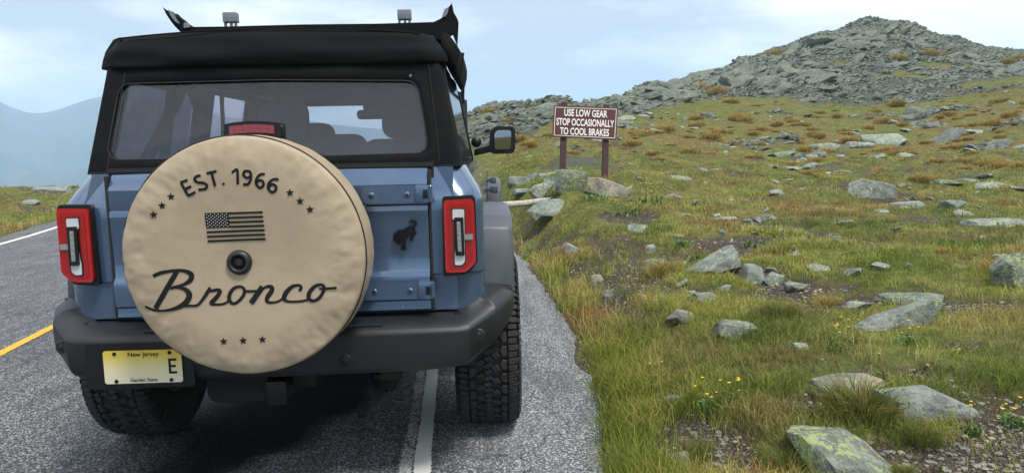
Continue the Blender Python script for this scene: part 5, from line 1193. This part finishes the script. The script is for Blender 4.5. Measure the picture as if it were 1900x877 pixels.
for px, py, wd, pr, lab in ((1600, 778, 150, tg_[0], 'thick green grass tuft in front of the pale pinkish slab'), (1225, 505, 62, tr_[0], 'rust and green grass clump right of the bare path'), (1850, 500, 60, tr_[1], 'rusty tall clump beside the mottled boulder at the right edge'), (1530, 556, 46, tr_[0], 'rusty grass clump at the left end of the dark earth strip'), (1700, 770+40, 70, tg_[1], 'small green tuft at the foot of the layered slab'), (1300, 830, 60, tg_[2], 'thin green tuft in the bare earth left of centre bottom'), (1270, 332, 26, tr_[1], 'rusty tussock leaning on the dark slanted rock'), (1440, 590, 70, tg_[1], 'yellow-green tuft left of the wedge boulder'), (1460, 850, 90, tg_[2], 'tall green tuft left of the broad lichen rock'), (1680, 860, 46, tg_[0], 'narrow green tuft right of the broad lichen rock')):
    x, y, D = gh(px, py); s = wd/FPX*D; o = bpy.data.objects.new('grass_tuft', pr); COL.objects.link(o); o.location = (x, y, float(H(x, y))-.01); o.scale = (s, s, s*.8); fin(o, None, lab, 'grass tuft')
# flowering plants
M['petal'] = mat('yellow_petals', (.78, .52, .02), .6); M['leaf'] = mat('plant_leaf', (.085, .155, .030), .5, var=.3, vscale=30)
def plant(px, py, spread, nfl, lab, seed):
    x, y, D = gh(px, py); g = np.random.default_rng(seed); z = float(H(x, y)); sc = max(1, D/5)*.9
    t_ = thing('flowering_plant', (x, y, z), lab, 'flowering plant')
    sp = spread/FPX*D/2; V, F = [], []; W, G = [], []
    for i in range(44):
        a = g.uniform(0, 6.28); r = sp*math.sqrt(g.random()); bx, by = x+r*math.cos(a), y+r*math.sin(a)*.8; l = g.uniform(.016, .034)*sc; h = g.uniform(.015, .055)*sc; a2 = g.uniform(0, 6.28); w_ = l*.28
        b = len(V); V += [(bx, by, z), (bx+math.cos(a2)*l*.5-math.sin(a2)*w_, by+math.sin(a2)*l*.5+math.cos(a2)*w_, z+h), (bx+math.cos(a2)*l, by+math.sin(a2)*l, z+h*1.1), (bx+math.cos(a2)*l*.5+math.sin(a2)*w_, by+math.sin(a2)*l*.5-math.cos(a2)*w_, z+h)]; F.append((b, b+1, b+2, b+3))
    mk('leaves', V, F, M['leaf'], t_, kind='stuff')
    for i in range(nfl):
        a = g.uniform(0, 6.28); r = sp*math.sqrt(g.random()); fx, fy = x+r*math.cos(a), y+r*math.sin(a)*.8; fh = z+g.uniform(.08, .17)*sc; q = g.uniform(.0045, .008)*sc
        st_ = tube([(fx-.01, fy, z), (fx, fy, fh)], .0012*sc, 4); ns = mk('stem', *st_, M['leaf'], t_)
        V, F = [], []
        for k in range(7): an = k*.9; b = len(V); c, s_ = math.cos(an), math.sin(an); V += [(fx, fy, fh), (fx+c*q-s_*q*.4, fy+s_*q+c*q*.4, fh+q*.5), (fx+c*q*1.5, fy+s_*q*1.5, fh+q*.35), (fx+c*q+s_*q*.4, fy+s_*q-c*q*.4, fh+q*.5)]; F.append((b, b+1, b+2, b+3))
        v2, f2 = spin([(0, -q*.3), (q*.8, 0), (q*.6, q*.6), (0, q*.8)], (fx, fy, fh), 'Z', 7); mk('flower', *join((V, F), (v2, f2)), M['petal'], t_)
for i, (px, py, sp, nf, lab) in enumerate(((1330, 755, 90, 9, 'leafy plant with yellow flower heads growing in the earth beside the road verge grass'), (1368, 748, 30, 2, 'pair of yellow flowers just right of the leafy yellow-flowered plant'), (1215, 708, 40, 3, 'thin yellow-flowered plant in the tall verge grass'), (1155, 390, 70, 14, 'bright green patch with many yellow flowers in front of the sign'), (1208, 384, 46, 14, 'cluster of tall yellow flowers right of the sign patch'), (1268, 460, 30, 5, 'yellow flowers standing above the leaning boulder to its left'), (1287, 478, 36, 6, 'lower yellow flowers directly up-left of the leaning boulder'), (1400, 452, 52, 9, 'green plant with yellow flowers behind the leaning boulder'), (1690, 640, 50, 5, 'yellow flowers in front of the wedge boulder'), (1580, 634, 60, 5, 'yellow flowers at the thin end of the wedge boulder'), (1555, 652, 36, 3, 'small yellow flowers lower left of the wedge boulder'), (1806, 788, 30, 2, 'yellow flower right of the layered slab'), (1882, 768, 50, 4, 'yellow flowers at the right edge of the view'), (1100, 372, 60, 8, 'yellow flowers at the foot of the sign boulders'), (1632, 690, 20, 1, 'single yellow flower behind the pinkish slab'), (1020, 378, 30, 4, 'few yellow flowers above the flat slab near the log'))):
    plant(px, py, sp, nf, lab, 900+i)

# ================================================================== SIGN AND LOG
M['signbrown'] = mat('maroon_sign_paint', (.085, .018, .022), .5, var=.12, vscale=6, bump=.15, bscale=120, bdist=.001); M['post'] = mat('brown_post_wood', (.055, .026, .026), .8, var=.35, vscale=14, bump=.6, bscale=60, bdist=.004)
M['signwhite'] = mat('white_sign_paint', (.78, .77, .72), .5, var=.05, vscale=20); M['wood'] = mat('weathered_log', (.36, .33, .28), .85, var=.25, vscale=18, bump=.6, bscale=40, bdist=.006)
bl_ = U(1045, 323, D=13.0); gx, gy = float(bl_[0]), float(bl_[1])
sg = thing('road_sign', (gx, gy, float(bl_[2])), 'maroon road sign on two brown posts above the rock pile, lettered in white', 'road sign')
def s3(px, py, dd=0.0): return U(px, py, D=13.0+dd)
def plank(cs, dd, m, name, par, bev=0, th=.03):
    a = [s3(*c, dd) for c in cs]; b = [p+FW*th for p in a]; n = len(a); v = [tuple(p) for p in a+b]
    return mk(name, v, [tuple(range(n)), tuple(range(2*n-1, n-1, -1))]+[(i, (i+1) % n, n+(i+1) % n, n+i) for i in range(n)], m, par, bevel=bev)
board = plank([(1028, 196), (1146.5, 200), (1143, 259.5), (1025.5, 253.5)], -.03, M['signbrown'], 'board', sg, .004)
plank([(1042.3, 190), (1052, 190.3), (1048.6, 340), (1039, 340)], .0, M['post'], 'post', sg, .008, .09); plank([(1121, 194.5), (1130.5, 195), (1127, 345), (1117.5, 345)], .0, M['post'], 'post', sg, .008, .09)
A_, B_, C_, D_ = (1030.0, 198.6), (1144.3, 202.4), (1141.0, 256.8), (1027.8, 251.2)
for p, q in ((A_, B_), (B_, C_), (C_, D_), (D_, A_)):
    cx, cy = 1086, 227; i1 = lambda c: (cx+(c[0]-cx)*.983, cy+(c[1]-cy)*.966); plank([p, q, i1(q), i1(p)], -.033, M['signwhite'], 'border', board, 0, .004)
def sign_text(s, cx, cy, wd, hp):
    v, f = text_mesh(s, 1.0, bold=.022); xs = [p[0] for p in v]; x0_, x1_ = min(xs), max(xs); ys2 = [p[1] for p in v]; y0_ = min(ys2); hy = max(ys2)-y0_
    vv = []
    for a, b in v:
        X_ = (a-(x0_+x1_)/2)/(x1_-x0_)*wd; Y_ = (b-y0_-hy/2)/hy*hp; vv.append(tuple(s3(cx+X_-Y_*(-.03), cy-Y_+X_*.042, -.0345)))
    mk('lettering', vv, f, M['signwhite'], board)
sign_text('USE LOW GEAR', 1087, 210.3, 80, 13.4); sign_text('STOP OCCASIONALLY', 1086, 227.6, 107, 13.4); sign_text('TO COOL BRAKES', 1084.5, 244.6, 91, 13.4)
for p in ((1046, 200.5), (1126, 203.5), (1044, 250), (1123.5, 254.5)):
    c = s3(*p, -.036); mk('bolt', *spin([(0, -.006), (.007, -.005), (.009, 0)], tuple(c), 'Y', 10), M['steel'], board, smooth=True)
p0 = U(880, 386, D=11.0); p1 = U(1046, 369, D=11.6); g0, g1 = float(H(p0[0], p0[1])), float(H(p1[0], p1[1]))
pth = [Vector(p0).lerp(Vector(p1), t)+Vector((0, 0, .006*math.sin(t*9))) for t in np.linspace(0, 1, 12)]; lo = thing('log', tuple(pth[0]), 'pale weathered log lying on the grass beside the front of the vehicle', 'log')
mk('trunk', *tube(pth, [.058-.014*t for t in np.linspace(0, 1, 12)], 14), M['wood'], lo, smooth=True)
mk('cut_end', *spin([(0, 0), (.030, 0), (.032, -.004), (.032, -.012)], tuple(pth[-1]+Vector((.003, 0, 0))), 'X', 14), M['wood'], lo)

# ================================================================== AIR
hz = bpy.data.materials.new('haze_air'); hz.use_nodes = True; t = hz.node_tree; t.nodes.remove(t.nodes['Principled BSDF']); pv = N(t, 'ShaderNodeVolumePrincipled'); pv.inputs['Color'].default_value = (.58, .80, 1, 1); pv.inputs['Density'].default_value = .00033; pv.inputs['Anisotropy'].default_value = .1
t.links.new(pv.outputs[0], t.nodes['Material Output'].inputs['Volume'])
mk('haze', *box(-5200, 6400, -5200, 5200, -304, 420), hz, kind='stuff')
